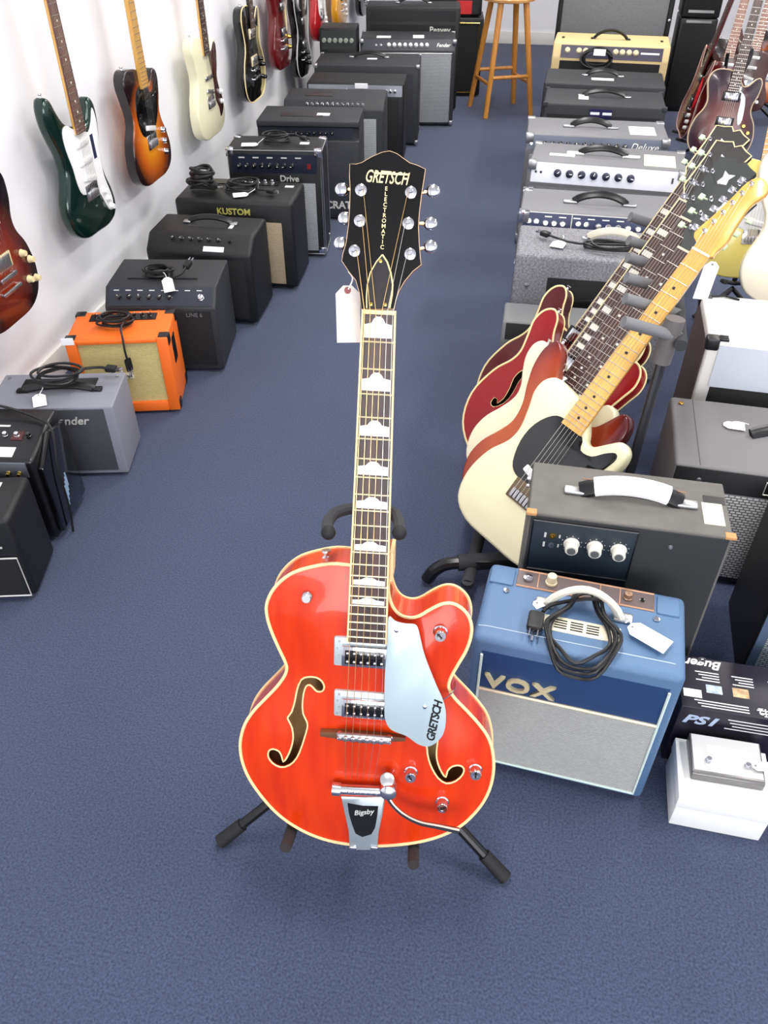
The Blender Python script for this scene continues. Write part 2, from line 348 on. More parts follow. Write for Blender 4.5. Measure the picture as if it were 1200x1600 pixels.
# ------------------------------------------------------------------ amplifier kit
_mesh = {}
def shared(key, build, m, name):
    if key not in _mesh:
        bm = NB(); build(bm); me = bpy.data.meshes.new(name); bmesh.ops.recalc_face_normals(bm, faces=bm.faces); bm.to_mesh(me); bm.free()
        for p in me.polygons: p.use_smooth = True
        me.set_sharp_from_angle(angle=R(35)); me.materials.append(m); _mesh[key] = me
    return _mesh[key]
class Amp:
    def __init__(s, name, label, FL, yaw, w, d, h, z0=0, cat='amplifier', group=None):
        s.w, s.d, s.h = w, d, h
        a = R(yaw); x = V((math.cos(a), math.sin(a), 0)); y = V((-math.sin(a), math.cos(a), 0))
        s.t = thing(name, label, cat, frame(V((FL[0], FL[1], z0)), x, y, V((0, 0, 1))), group); s.slope = None
    def world(s, x, y, z): return s.t.matrix_world @ V((x, y, z))
    def cab(s, m, prof=None, bev=.008, feet=True, name='cabinet', x0=0, x1=None, z=.012):
        x1 = s.w if x1 is None else x1
        if prof is None: prof = [(0, z), (s.d, z), (s.d, s.h), (0, s.h)]
        bm = NB(); prism_x(bm, prof, x0, x1, bev, 3); fin(name, bm, m, s.t)
        if feet:
            me = shared(('foot', z), lambda b: cyl(b, (0, 0, 0), (0, 0, z+.004), .014, .016, 10), RUBBER, 'foot')
            for fx in (.04, s.w-.04):
                for fy in (.04, s.d-.04): obm('foot', me, s.t, T(fx, fy, 0))
        return s
    def chamfer(s, z1, y2, z0=.012, y1=0.0):        # sloping control face from (y1,z1) up to (y2,h)
        s.slope = ((y1, z1), (y2, s.h)); return [(0, z0), (s.d, z0), (s.d, s.h), (y2, s.h), (y1, z1)]
    def face(s, which):
        if which == 'front': return frame((0, 0, 0), V((1, 0, 0)), V((0, 0, 1)), V((0, -1, 0)))
        if which == 'top': return frame((0, 0, s.h), V((1, 0, 0)), V((0, 1, 0)), V((0, 0, 1)))
        if which == 'right': return frame((s.w, 0, 0), V((0, 1, 0)), V((0, 0, 1)), V((1, 0, 0)))
        if which == 'left': return frame((0, s.d, 0), V((0, -1, 0)), V((0, 0, 1)), V((-1, 0, 0)))
        (y1, z1), (y2, z2) = s.slope; v = V((0, y2-y1, z2-z1)).normalized()
        return frame((0, y1, z1), V((1, 0, 0)), v, V((1, 0, 0)).cross(v))
    def fbox(s, name, which, u0, u1, v0, v1, m, n1=.003, n0=-.002, bev=0, parent=None):
        bm = NB(); box(bm, u0, u1, v0, v1, n0, n1, bev); o = fin(name, bm, m, parent or s.t); o.matrix_local = Matrix() if parent else s.face(which); return o
    def grille(s, u0, u1, v0, v1, m, n1=.003, rnd=.004): return s.fbox('grille', 'front', u0, u1, v0, v1, m, n1, -.004, rnd)
    def piping(s, u0, u1, v0, v1, m, r=.003, n=.003, name='piping', which='front'):
        bm = NB(); F = s.face(which)
        tube(bm, [F @ V(p) for p in ((u0, v0, n), (u1, v0, n), (u1, v1, n), (u0, v1, n))], r, 6, True); return fin(name, bm, m, s.t)
    def line(s, name, which, pts, m, r=.002):
        bm = NB(); F = s.face(which); tube(bm, [F @ V(p) for p in pts], r, 6); return fin(name, bm, m, s.t)
    def knob(s, which, u, v, r=.008, hh=.014, m=BLACKP, name='knob', cap=None, rot=.6):
        def b(bm): lathe(bm, [(r*1.15, 0), (r*1.15, hh*.2), (r, hh*.25), (r*.92, hh*.95), (r*.8, hh)], seg=14)
        o = obm(name, shared((name, r, hh, m.name), b, m, name), s.t, s.face(which) @ T(u, v, .002))
        if cap:
            def c(bm): box(bm, -r*.12, r*.12, 0, r*.85, 0, .0012)
            obm('pointer', shared(('ptr', r, cap.name), c, cap, 'pointer'), o, T(0, 0, hh) @ Matrix.Rotation(rot, 4, 'Z'))
        return o
    def knobs(s, which, us, v, **k):
        for i, u in enumerate(us): s.knob(which, u, v, rot=random.uniform(-2, 2), **k)
    def jack(s, which, u, v, r=.007, m=CHROME):
        def b(bm): lathe(bm, [(r, 0), (r, .004), (r*.55, .0042), (r*.5, .0015)], seg=12)
        return obm('jack', shared(('jack', r, m.name), b, m, 'jack'), s.t, s.face(which) @ T(u, v, .0025))
    def handle(s, u, v, ln, m=BLACKP, ends=NICKEL, rise=.028, wd=.012, endl=.03, which='top', seg=12):
        F = s.face(which); pts = []
        for i in range(seg+1):
            k = i/seg; pts.append(F @ V((u-ln/2+ln*k, v, .006+rise*math.sin(math.pi*k)**.7)))
        bm = NB(); tube(bm, pts, wd, 8, flat=.45); h = fin('handle', bm, m, s.t)
        me = shared(('hend', endl, ends.name), lambda b: box(b, -endl/2, endl/2, -.011, .011, 0, .009, .004), ends, 'handle_end')
        for q in (-1, 1): obm('handle_end', me, h, F @ T(u+q*(ln/2+endl*.2), v, 0))
        return h
    def corners(s, m=NICKEL, r=.022, which='fr', bottom=True):
        me = shared(('corner', r, m.name), lambda b: box(b, -.003, r, -.003, r, -r, .003, .003), m, 'corner')
        pl = [(0, 0, s.h, 0), (s.w, 0, s.h, 90), (s.w, s.d, s.h, 180), (0, s.d, s.h, 270)]
        for x, y, z, a in pl: obm('corner', me, s.t, T(x, y, z) @ Matrix.Rotation(R(a), 4, 'Z'))
        if bottom:
            for x, y, z, a in pl: obm('corner', me, s.t, T(x, y, .012) @ Matrix.Rotation(R(a), 4, 'Z') @ Matrix.Diagonal((1, 1, -1, 1)) if 0 else T(x, y, .012+r) @ Matrix.Rotation(R(a), 4, 'Z'))
    def text(s, name, which, u, v, st, size, m, n=.004, **k): return text(name, st, size, m, s.t, s.face(which) @ T(u, v, n), **k)

def price_tag(P, dirv, up, label, ln=.055, wd=.03, hang=None, group='white price tags on strings', m=PAPER, eyelet=False, reach=.6):
    """card lying in the plane (dirv, up x dirv) from its punched end at P"""
    x = V(dirv).normalized(); z = V(up); z = (z - x*z.dot(x)).normalized(); y = z.cross(x)
    t = thing('price_tag', label, 'tag', frame(P, x, y, z), group)
    c = wd*.32
    bm = NB(); plate(bm, [(0, -wd/2+c), (c, -wd/2), (ln, -wd/2), (ln, wd/2), (c, wd/2), (0, wd/2-c)], 0, .0008)
    fin('card', bm, m, t, smooth=False)
    bm = NB(); lathe(bm, [(.0045 if eyelet else .0022, .0007), (.0045 if eyelet else .0022, .0012), (.0015, .0013)], T(.006, 0, 0), 10); fin('eyelet', bm, mat('tag_eyelet', (150, 80, 78), .6) if eyelet else mat('tag_hole', (110, 110, 112), .6), t)
    if hang is not None:
        Mi = t.matrix_world.inverted(); q = (Mi @ V(hang))*reach
        bm = NB(); tube(bm, smooth_path([(.005, .001, .001), (q*.5)+V((0, .006, .004)), q], 5), .0011, 5); fin('string', bm, PAPER, t)
    return t
def coil(P, label, rx=.07, ry=.05, turns=4, r=.0035, M=None, plug=True, seed=1, lift=.006, name='power_cable', group='coiled black power cables', tail=None):
    """a loosely coiled lead lying on top of something at P"""
    rnd = random.Random(seed); t = thing(name, label, 'cable', (M if M is not None else T(*P)), group)
    pts = []
    for k in range(turns):
        ox, oy = rnd.uniform(-.012, .012), rnd.uniform(-.01, .01); sx = rnd.uniform(.85, 1.12); sy = rnd.uniform(.85, 1.12)
        for i in range(14):
            a = 2*math.pi*i/14 + .4; pts.append(V((ox+rx*sx*math.cos(a), oy+ry*sy*math.sin(a), r + k*r*1.7 + lift*abs(math.sin(a+k)))))
    end = tail or [(-rx*.2, -ry*1.4, r), (-rx*.1, -ry*1.8, r)]
    pts += [V(p) for p in end]
    bm = NB(); tube(bm, smooth_path(pts, 2), r, 6); fin('cord', bm, CORD, t)
    if plug:
        e = V(end[-1]); d = (V(end[-1])-V(end[-2])).normalized(); u = V((0, 0, 1)); s_ = u.cross(d).normalized()
        bm = NB(); box(bm, -.012, .012, 0, .032, -.008, .008, .004, M=frame(e, s_, d, u)); pg = fin('plug', bm, CORD, t)
        bm = NB()
        for q in (-.006, .006): box(bm, q-.001, q+.001, .032, .05, -.003, .003, M=frame(e, s_, d, u))
        cyl(bm, e+d*.032+u*-.005, e+d*.052+u*-.005, .002, seg=6); fin('pins', bm, CHROME, pg)
    return t
def FLfrom(FR, yaw, w): a = R(yaw); return (FR[0]-w*math.cos(a), FR[1]-w*math.sin(a))

# ------------------------------------------------------------------ amplifiers along the left wall, near to far
SILVCLOTH = weave('silver_grille_cloth', (176, 178, 180), (120, 124, 130), .0045)
GREYCLOTH = weave('charcoal_grille_cloth', (58, 60, 68), (34, 36, 42), .004)
BLACKCLOTH = weave('black_grille_cloth', (30, 31, 34), (12, 12, 14), .004)
TANCLOTH = weave('wheat_grille_cloth', (188, 174, 146), (140, 126, 100), .0045)
GOLDCLOTH = weave('gold_grille_cloth', (220, 204, 142), (184, 168, 108), .004)
DKPANEL = mat('dark_blue_grey_panel', (38, 42, 54), .4)
SILPANEL = mat('silver_panel', (176, 180, 190), .35, .4)
LABELW = mat('white_label', (245, 246, 250), .6)

A = Amp('guitar_amplifier', 'small black rounded practice amp with silver piping, nearest along the white wall', FLfrom((-.859, 1.388), 3, .30), 3, .30, .17, .263, group='amplifiers along the white wall')
A.cab(BLACKV, bev=.014); A.grille(.03, .288, .022, .145, BLACKCLOTH); A.piping(.03, .288, .022, .147, SILVERTXT, .0022, .005)
bm = NB(); lathe(bm, [(.011, 0), (.011, .003), (.009, .004)], seg=16); o = fin('badge', bm, mat('blue_badge', (60, 120, 190), .3), A.t); o.matrix_local = A.face('front') @ T(.243, .198, .002); o['label'] = 'round blue badge'
A.fbox('badge_strip', 'front', .225, .262, .175, .18, SILVERTXT, .0015)
A.fbox('price_label', 'top', .14, .245, .09, .14, LABELW, .001); A.line('script_mark', 'top', [(.17, .03, .001), (.19, .036, .001), (.22, .032, .001), (.24, .04, .001)], SILVERTXT, .0012)
A.handle(.13, .085, .14, rise=.02)

A = Amp('guitar_amplifier', 'black practice amp with silver knob strip and white label, behind the silver-piped amp', FLfrom((-.872, 1.60), -2, .34), -2, .34, .2, .30, group='amplifiers along the white wall')
A.cab(BLACKP, A.chamfer(.272, .15), bev=.012); A.fbox('control_strip', 'front', .02, .32, .222, .266, mat('grey_strip', (96, 100, 108), .4, .3), .004, bev=.002)
for i in range(6): A.knob('front', .3-i*.028, .236, .0055, .012, GOLD)
for i in range(8): A.knob('slope', .305-i*.03, .085, .006, .011, CHROME if i % 3 else BLACKG)
A.fbox('display', 'slope', .262, .29, .07, .1, mat('dark_red_display', (70, 16, 20), .2), .002)
A.fbox('price_label', 'slope', .13, .285, .012, .045, LABELW, .001); A.grille(.03, .31, .03, .2, BLACKCLOTH)
for i, zz in enumerate((.3, .34, .37)): A.fbox('legend', 'slope', .05+i*.08, .085+i*.08, .118, .124, SILVERTXT, .0006)
bm = NB(); prism_x(bm, [(.01, .03), (.19, .03), (.19, .27), (.1, .295), (.01, .24)], .34, .356, .006); fin('side_panel', bm, BLACKG, A.t)
for i in range(5): A.fbox('side_lettering', 'right', .075+i*.006, .079+i*.006, .07+i*.012, .12+i*.01, mat('pale_blue_print', (150, 175, 205), .5), .0175, .015)
bm = NB(); tube(bm, smooth_path([(.02, .15, .305), (.09, .16, .325), (.2, .16, .33), (.3, .14, .312), (.36, .1, .3), (.366, .06, .2), (.368, .05, .09), (.362, .04, .006)], 6), .0035, 6)
c = fin('instrument_lead', bm, CORD); c.matrix_world = A.t.matrix_world.copy(); tag(c, 'black lead draped over the amp with the silver knob strip', 'cable')

A = Amp('guitar_amplifier', 'grey practice amp with black grille cloth and coiled cable on top', FLfrom((-.757, 1.895), 2.5, .352), 2.5, .352, .19, .243, group='amplifiers along the white wall')
A.cab(GREYV, bev=.005); A.grille(.024, .326, .024, .236, mat('plain_charcoal_grille', (62, 64, 70), .8, bump=.4, bscale=900), .002)
A.text('logo', 'front', .225, .2, 'Fender', .036, SILVERTXT, shear=.25, bold=.0006)
A.fbox('control_panel', 'top', .07, .28, .1, .155, BLACKP, .003); A.handle(.185, .09, .2, BLACKP, BLACKP, .014, .012)
for q in (.02, .332): A.knob('top', q, .165, .004, .002, NICKEL, 'screw')
GA = A
coil(None, 'black cable coiled on the grey practice amp', .06, .042, 4, .004, A.t.matrix_world @ T(.19, .1, .276), seed=3, tail=[(.06, .05, .004), (.1, .055, .004), (.12, .05, .004)])
price_tag(A.world(.135, .06, .252), A.t.matrix_world.to_3x3() @ V((.35, -1, -.1)), (0, 0, 1), 'white price tag hanging over the front of the grey practice amp', .06, .036, A.world(.15, .09, .27))

A = Amp('guitar_amplifier', 'orange practice amp with gold grille cloth and black corners', FLfrom((-.672, 2.25), 4.5, .312), 4.5, .312, .19, .272, group='amplifiers along the white wall')
ORG = mat('orange_vinyl', (240, 110, 28), .5, bump=.3, bscale=700)
A.cab(ORG, bev=.006); 
bm = NB(); F = A.face('front')
for q in ((.0, .034, .012, .272), (.278, .312, .012, .272), (.034, .278, .012, .046), (.034, .278, .258, .272)): box(bm, q[0], q[1], q[2], q[3], -.002, .012, .003, M=F)
fin('front_frame', bm, ORG, A.t)
A.grille(.034, .278, .046, .258, GOLDCLOTH, .002, 0)
bp = A.fbox('badge_plate', 'front', .135, .185, .132, .152, mat('cream_badge', (232, 226, 200), .4), .005, bev=.002); bp['label'] = 'small cream badge on the grille'
text('badge_lettering', 'Orange', .013, BLACKP, bp, T(.16, .142, .0055), shear=.2)
A.corners(BLACKP, .03)
pn = A.fbox('control_panel', 'top', .05, .26, .12, .165, BLACKP, .003)
A.knobs('top', [.07+i*.024 for i in range(8)], .142, r=.006, hh=.012, m=BLACKG, cap=SILVERTXT)
A.fbox('price_label', 'front', -.006, .03, .262, .285, LABELW, .014, .012)
A.fbox('side_recess', 'right', .05, .1, .15, .24, BLACKP, .002, bev=.008)
coil(None, 'thin black lead tangled on the orange amp, its plug hanging over the grille', .05, .032, 6, .0034, A.t.matrix_world @ T(.15, .085, .274), seed=8,
     tail=[(.02, -.05, .02), (.03, -.1, .012), (.032, -.116, -.03), (.034, -.118, -.06)])

A = Amp('guitar_amplifier', 'low black amp with knob panel and tagged cable, behind the orange amp', FLfrom((-.566, 2.50), -1, .375), -1, .375, .28, .30, group='amplifiers along the white wall')
A.cab(CHARC, A.chamfer(.245, .05), bev=.006); A.fbox('control_panel', 'slope', .012, .363, .006, .07, DKPANEL, .002)
A.knobs('slope', [.05+i*.034 for i in range(6)], .036, r=.008, hh=.014, m=BLACKG, cap=SILVERTXT); A.knob('slope', .325, .036, .009, .014, CHROME)
for i in range(8): A.fbox('legend', 'slope', .03+i*.04, .048+i*.04, .058, .061, SILVERTXT, .003)
A.grille(.02, .355, .03, .235, BLACKCLOTH); A.text('logo', 'front', .30, .222, 'LINE 6', .02, mat('grey_print', (110, 112, 118), .5), .005)
for i in range(2): A.jack('front', .155+i*.028, .238, .006)
A.line('handle_groove', 'top', [(.06, .11, .001), (.3, .11, .001)], BLACKP, .004)
coil(None, 'black cable bundle lying on the low black amp beside its tag', .045, .032, 4, .004, A.t.matrix_world @ T(.16, .13, .302), seed=5, tail=[(.05, -.04, .01), (.09, -.03, .02), (.1, .0, .03)])
price_tag(A.world(.205, .075, .32), A.t.matrix_world.to_3x3() @ V((.35, -1, -.35)), (0, -.3, 1), 'white price tag on a string over the knob panel of the low black amp', .07, .036, A.world(.15, .14, .33))

A = Amp('guitar_amplifier', 'tall black amp with rounded shoulders and white price strip on its panel', FLfrom((-.488, 2.85), -8, .405), -8, .405, .25, .335, group='amplifiers along the white wall')
A.cab(BLACKV, A.chamfer(.285, .06), bev=.014); A.knobs('slope', [.1+i*.035 for i in range(6)], .05, r=.007, hh=.012, m=BLACKG, cap=SILVERTXT); A.knob('slope', .32, .05, .007, .012)
A.fbox('price_label', 'slope', .222, .3, .006, .026, LABELW, .002); A.grille(.03, .375, .03, .26, BLACKCLOTH)
A.handle(.21, .16, .17, BLACKP, NICKEL, .02); A.fbox('price_sticker', 'top', .29, .305, .12, .17, LABELW, .001)
A.fbox('top_recess', 'top', .13, .28, .12, .2, CHARC, .001)

A = Amp('guitar_amplifier', 'black combo amp with wheat grille cloth and yellow lettering', FLfrom((-.36, 3.17), -7, .478), -7, .478, .255, .365, group='amplifiers along the white wall')
A.cab(BLACKV, bev=.016); A.grille(.05, .43, .03, .285, TANCLOTH); A.text('logo', 'front', .24, .322, 'KUSTOM', .034, mat('yellow_lettering', (190, 184, 96), .5), bold=.0008)
A.fbox('control_panel', 'top', .08, .38, .19, .245, BLACKP, .003); A.knobs('top', [.2+i*.03 for i in range(6)], .217, r=.007, hh=.014, m=CHROME)
A.fbox('price_sticker', 'top', .41, .445, .18, .2, LABELW, .001)
coil(None, 'thick black cable bundle beside the thinner coil on the amp with yellow lettering', .045, .03, 8, .006, A.t.matrix_world @ T(.09, .1, .367), seed=17, lift=.012, tail=[(.02, -.03, .05), (.04, -.04, .036), (.055, -.045, .036)])
coil(None, 'black cable coiled on the amp with yellow lettering', .062, .045, 5, .0038, A.t.matrix_world @ T(.25, .12, .367), seed=7, tail=[(.07, -.02, .012), (.09, -.03, .014), (.11, -.035, .014)])
price_tag(A.world(.29, .055, .374), A.t.matrix_world.to_3x3() @ V((-1, -.4, 0)), (0, -.2, 1), 'white price tag lying on the amp with yellow lettering', .06, .032, A.world(.32, .13, .385))

A = Amp('guitar_amplifier', 'black combo amp with chrome corners and blue-black knob panel', FLfrom((-.264, 3.53), -3, .40), -3, .40, .2, .46, group='amplifiers along the white wall')
A.cab(BLACKV, bev=.006); A.corners(CHROME, .03); A.fbox('control_panel', 'front', .02, .38, .365, .44, mat('night_blue_panel', (24, 30, 46), .3), .003)
A.knobs('front', [.05+i*.032 for i in range(8)], .395, r=.009, hh=.016, m=BLACKG, cap=SILVERTXT)
for i in range(5): A.fbox('legend', 'front', .05+i*.06, .075+i*.06, .425, .43, SILVERTXT, .004)
A.fbox('power_switch', 'front', .34, .355, .385, .405, mat('red_switch', (120, 20, 22), .3), .008); A.grille(.03, .37, .03, .325, SILVCLOTH)
A.text('logo', 'front', .26, .343, 'Drive', .036, SILVERTXT, bold=.0008); A.piping(.004, .396, .016, .456, NICKEL, .003, .002, 'edge_trim'); A.piping(.004, .196, .016, .456, NICKEL, .003, .002, 'edge_trim', 'right')
A.fbox('price_sticker', 'top', .3, .34, .08, .11, LABELW, .001)
coil(None, 'black cable coiled on the amp with chrome corners', .05, .04, 4, .0042, A.t.matrix_world @ T(.2, .11, .462), seed=11, tail=[(.07, .03, .022), (.1, -.02, .026), (.11, -.03, .026)])
price_tag(A.world(.13, .04, .468), A.t.matrix_world.to_3x3() @ V((-1, -.1, 0)), (0, -.1, 1), 'white price tag lying on the amp with chrome corners', .07, .036, A.world(.16, .11, .49))

A = Amp('guitar_amplifier', 'charcoal combo amp with overhanging top and white block lettering at its foot', FLfrom((-.118, 3.985), -4, .478), -4, .478, .27, .455, group='amplifiers along the white wall')
A.cab(CHARC, [(0, .012), (.27, .012), (.27, .455), (.0, .455), (-.0, .43), (.02, .425), (.02, .375), (0, .37)], bev=.004)
A.slope = ((.019, .376), (.019, .424)); A.fbox('control_panel', 'slope', .02, .45, 0, .048, DKPANEL, .002)
A.knobs('slope', [.1+i*.028 for i in range(10)], .024, r=.007, hh=.014, m=BLACKG, cap=SILVERTXT)
A.grille(.03, .45, .03, .34, GREYCLOTH); A.text('logo', 'front', .385, .075, 'CRATE', .05, SILVERTXT, .005, bold=.0015)
A.fbox('vent', 'top', .1, .3, .08, .15, BLACKP, .002); A.fbox('price_label', 'top', .27, .33, .1, .14, LABELW, .0025)

A = Amp('guitar_amplifier', 'black combo amp with silver grille and dark grey top, behind the charcoal one', FLfrom((-.0, 4.42), -4, .515), -4, .515, .27, .44, group='amplifiers along the white wall')
A.cab(CHARC, A.chamfer(.40, .035), bev=.008); A.knobs('slope', [.12+i*.026 for i in range(12)], .026, r=.006, hh=.012, m=CHROME); A.grille(.04, .475, .03, .36, SILVCLOTH)
A.fbox('vent', 'top', .1, .24, .1, .16, BLACKP, .002)

A = Amp('guitar_amplifier', 'black combo amp with bright silver control strip and white price sticker', FLfrom((.11, 4.86), -5, .54), -5, .54, .26, .43, group='amplifiers along the white wall')
A.cab(BLACKV, bev=.01); A.fbox('control_panel', 'front', .01, .53, .365, .42, SILPANEL, .003); A.knobs('front', [.07+i*.03 for i in range(6)]+[.44, .465, .49], .392, r=.008, hh=.016, m=WHITE if 0 else CHROME)
A.grille(.03, .51, .03, .35, BLACKCLOTH); A.fbox('price_label', 'front', .27, .34, .405, .43, LABELW, .012, .004)

A = Amp('guitar_amplifier', 'wide dark grey combo amp with chrome corner screws and white sticker on top', FLfrom((.206, 5.25), -4, .62), -4, .62, .34, .445, group='amplifiers along the white wall')
A.cab(CHARC, bev=.01); A.grille(.035, .585, .03, .4, GREYCLOTH); A.corners(NICKEL, .02); A.fbox('price_label', 'top', .3, .36, .15, .19, LABELW, .001); A.handle(.31, .2, .2, BLACKP, NICKEL, .022)

A = Amp('amplifier_head', 'black amp head with a row of large pale knobs, beside the silver-fronted combo', (-.40, 5.67), -4, .23, .2, .57, group='amplifiers along the white wall')
A.cab(BLACKV, bev=.008); A.fbox('control_panel', 'front', .012, .218, .455, .555, mat('olive_panel', (44, 50, 48), .4), .003)
A.knobs('front', [.03+i*.034 for i in range(6)], .505, r=.012, hh=.02, m=mat('pale_knob', (150, 156, 144), .4))
A.grille(.02, .21, .03, .44, BLACKCLOTH)

A = Amp('guitar_amplifier', 'tall combo amp with silver grille and eight white knobs', FLfrom((.45, 5.695), -2, .60), -2, .60, .3, .50, group='amplifiers along the white wall')
A.cab(CHARC, A.chamfer(.435, .03), bev=.006); A.fbox('control_panel', 'slope', .01, .59, .006, .066, DKPANEL, .002)
A.knobs('slope', [.18+i*.034 for i in range(8)], .036, r=.011, hh=.02, m=WHITE); A.jack('slope', .1, .036); A.jack('slope', .13, .036)
A.text('logo', 'slope', .52, .036, 'Fender', .03, SILVERTXT, shear=.3); A.grille(.02, .575, .03, .425, SILVCLOTH); A.piping(.018, .577, .028, .427, NICKEL, .003, .003, 'edge_trim'); A.corners(NICKEL, .022)
A.fbox('price_sticker', 'top', .1, .19, .06, .13, LABELW, .001); A.fbox('price_label', 'top', .33, .4, .06, .16, LABELW, .001)

A = Amp('guitar_amplifier', 'black speaker combo with white lettering standing behind the silver-grille amp', FLfrom((.50, 6.10), -3, .62), -3, .62, .26, .62, group='amplifiers along the white wall')
A.cab(BLACKV, bev=.01); A.grille(.03, .59, .03, .52, BLACKCLOTH); A.fbox('control_panel', 'front', .03, .59, .54, .6, BLACKP, .003); A.text('logo', 'front', .49, .49, 'Peavey', .05, SILVERTXT, .006, bold=.001); A.handle(.31, .15, .2)

A = Amp('speaker_cabinet', 'black speaker cabinet with gold piping by the bar stool', FLfrom((.70, 6.5), -4, .5), -4, .5, .3, .5, group='amplifiers along the white wall')
A.cab(BLACKV, bev=.008); A.grille(.03, .47, .03, .47, BLACKCLOTH); A.piping(.03, .47, .03, .47, GOLD, .005, .004)
SM = A.t.matrix_world
A = Amp('amplifier_head', 'small black amp head on the gold-piped cabinet with a red card', SM @ V((.08, .02, 0)), -4, .4, .22, .16, z0=.501)
A.cab(BLACKV, bev=.008); A.corners(NICKEL, .03, bottom=False); A.fbox('control_panel', 'front', .02, .38, .02, .075, BLACKP, .003); A.knobs('front', [.05+i*.04 for i in range(4)], .045, r=.009, hh=.015, m=CHROME)
A.fbox('sale_card', 'front', .22, .33, .02, .1, mat('red_card', (196, 34, 40), .6), .006, .004); A.handle(.2, .12, .14, BLACKP, NICKEL, .02)

# ------------------------------------------------------------------ amplifiers on the right, near to far
def ampTop(FLpx, h, yaw): p = onz(FLpx[0], FLpx[1], h); return (p.x, p.y)
# --- blue combo
A = Amp('guitar_amplifier', 'blue combo amp with silver grille, white handle and gold lettering', FLfrom((.504, .838), -15.5, .362), -15.5, .362, .2, .382)
VX = A
BLUEV = mat('blue_vinyl', (84, 114, 150), .5, bump=.35, bscale=600)
A.cab(BLUEV, bev=.014, z=.008)
F = A.face('front')
A.fbox('logo_band', 'front', .02, .342, .25, .35, mat('shaded_blue_vinyl', (30, 62, 108), .55, bump=.3, bscale=700), .001)  # deeper blue than the top: shade on the front painted into the band
A.grille(.02, .342, .03, .248, weave('pale_silver_cloth', (196, 196, 190), (158, 160, 158), .0032), .002, 0)
TEALW = mat('white_piping', (214, 232, 224), .4)
A.line('piping', 'front', [(.02, .343, .003), (.02, .03, .003), (.342, .03, .003), (.342, .343, .003)], TEALW, .0028)
A.line('gold_trim', 'front', [(.022, .249, .003), (.34, .249, .003)], mat('gold_white_trim', (236, 222, 190), .3, .3), .0036)
VG = mat('gold_lettering', (238, 224, 178), .3, .35)
lg = A.text('logo', 'front', .094, .276, 'VOX', .046, VG, .004, depth=.003, bold=.0012, sx=1.2, spacing=1.12); lg['label'] = 'raised gold block lettering'
F = A.face('top')
pt = A.fbox('control_panel', 'top', .055, .305, .145, .188, mat('grey_brown_panel', (96, 84, 84), .4), .001)
A.piping(.055, .305, .145, .188, mat('copper_trim', (196, 150, 120), .35, .5), .002, .001, 'panel_trim', 'top')
for u in (.094, .208, .244): A.line('panel_divider', 'top', [(u, .147, .0015), (u, .186, .0015)], mat('copper_trim', (196, 150, 120), .35, .5), .0012)
A.jack('top', .075, .166, .009)
CRK = mat('cream_knob', (226, 214, 176), .4)
A.knob('top', .118, .166, .0095, .02, CRK); A.knob('top', .258, .166, .008, .012, mat('bronze_knob', (140, 112, 92), .4, .5)); A.knob('top', .284, .166, .004, .003, BLACKG)
for u in (.02+.02, .31): A.knob('top', u, .125, .005, .002, CHROME, 'screw')
for u in (.05, .31):
    A.fbox('end_cheek', 'top', u-.045 if u < .1 else u, u if u < .1 else u+.04, .14, .195-.01, BLUEV, .004, bev=.003)
A.line('edge_seam', 'top', [(.005, .03, -.002), (.02, .03, .0005), (.336, .03, .0005), (.351, .03, -.002)], mat('pale_seam', (180, 196, 214), .6), .0009)
pv = A.fbox('vent_plate', 'top', .115, .25, .05, .085, mat('cream_plate', (226, 220, 196), .45), .002, bev=.001)
for i in range(4):
    for j in range(3): A.fbox('vent_slot', 'top', .135+j*.028, .157+j*.028, .057+i*.006, .0595+i*.006, BLACKP, .0026, .001, parent=pv)
h = A.handle(.182, .11, .125, mat('white_leather', (236, 232, 218), .5), NICKEL, .05, .015, .035); h['label'] = 'thick white carrying handle'
# the cable threaded through the handle
pts = []
Mv = A.t.matrix_world
for k in range(4):
    ox = (-.006, .004, 0, .006)[k]
    for i in range(12):
        a = math.pi/2 + 2*math.pi*i/12; x = .182+ox*.4+(.028+.002*k)*math.cos(a); y = .072+.078*math.sin(a)-.006*k; x += math.cos(a)*.032*max(0, min(1, (.1-y)/.05))
        z = .388+.003*k + (.012 if math.sin(a) > .55 else .004)
        if y < .004: z = .391 - (.004-y)*1.25; y = -.01-.004*k
        pts.append((x, y, z))
bm = NB(); tube(bm, smooth_path(pts + [(.13, .1, .398), (.112, .075, .398)], 3), .0036, 7)
t = thing('power_cable', 'black power cable looped through the white handle of the blue amp', 'cable', Mv.copy()); fin('cord', bm, CORD, t)
bm = NB(); box(bm, .088, .116, .03, .072, .3885, .404, .005); pg = fin('plug', bm, CORD, t)
bm = NB()
for q in (.094, .108): box(bm, q, q+.002, .012, .03, .393, .399)
cyl(bm, (.101, .03, .391), (.101, .008, .391), .0024, seg=8); fin('pins', bm, CHROME, pg)
price_tag(A.world(.262, .088, .393), Mv.to_3x3() @ V((1, -.52, 0)), (0, 0, 1), 'white price tag lying on top of the blue amp, tied to its handle', .075, .036, A.world(.25, .09, .398))
price_tag(A.world(.095, .09, .406), Mv.to_3x3() @ V((.9, -1, 0)), (0, 0, 1), 'small white cable sleeve tag on the blue amp', .018, .018)

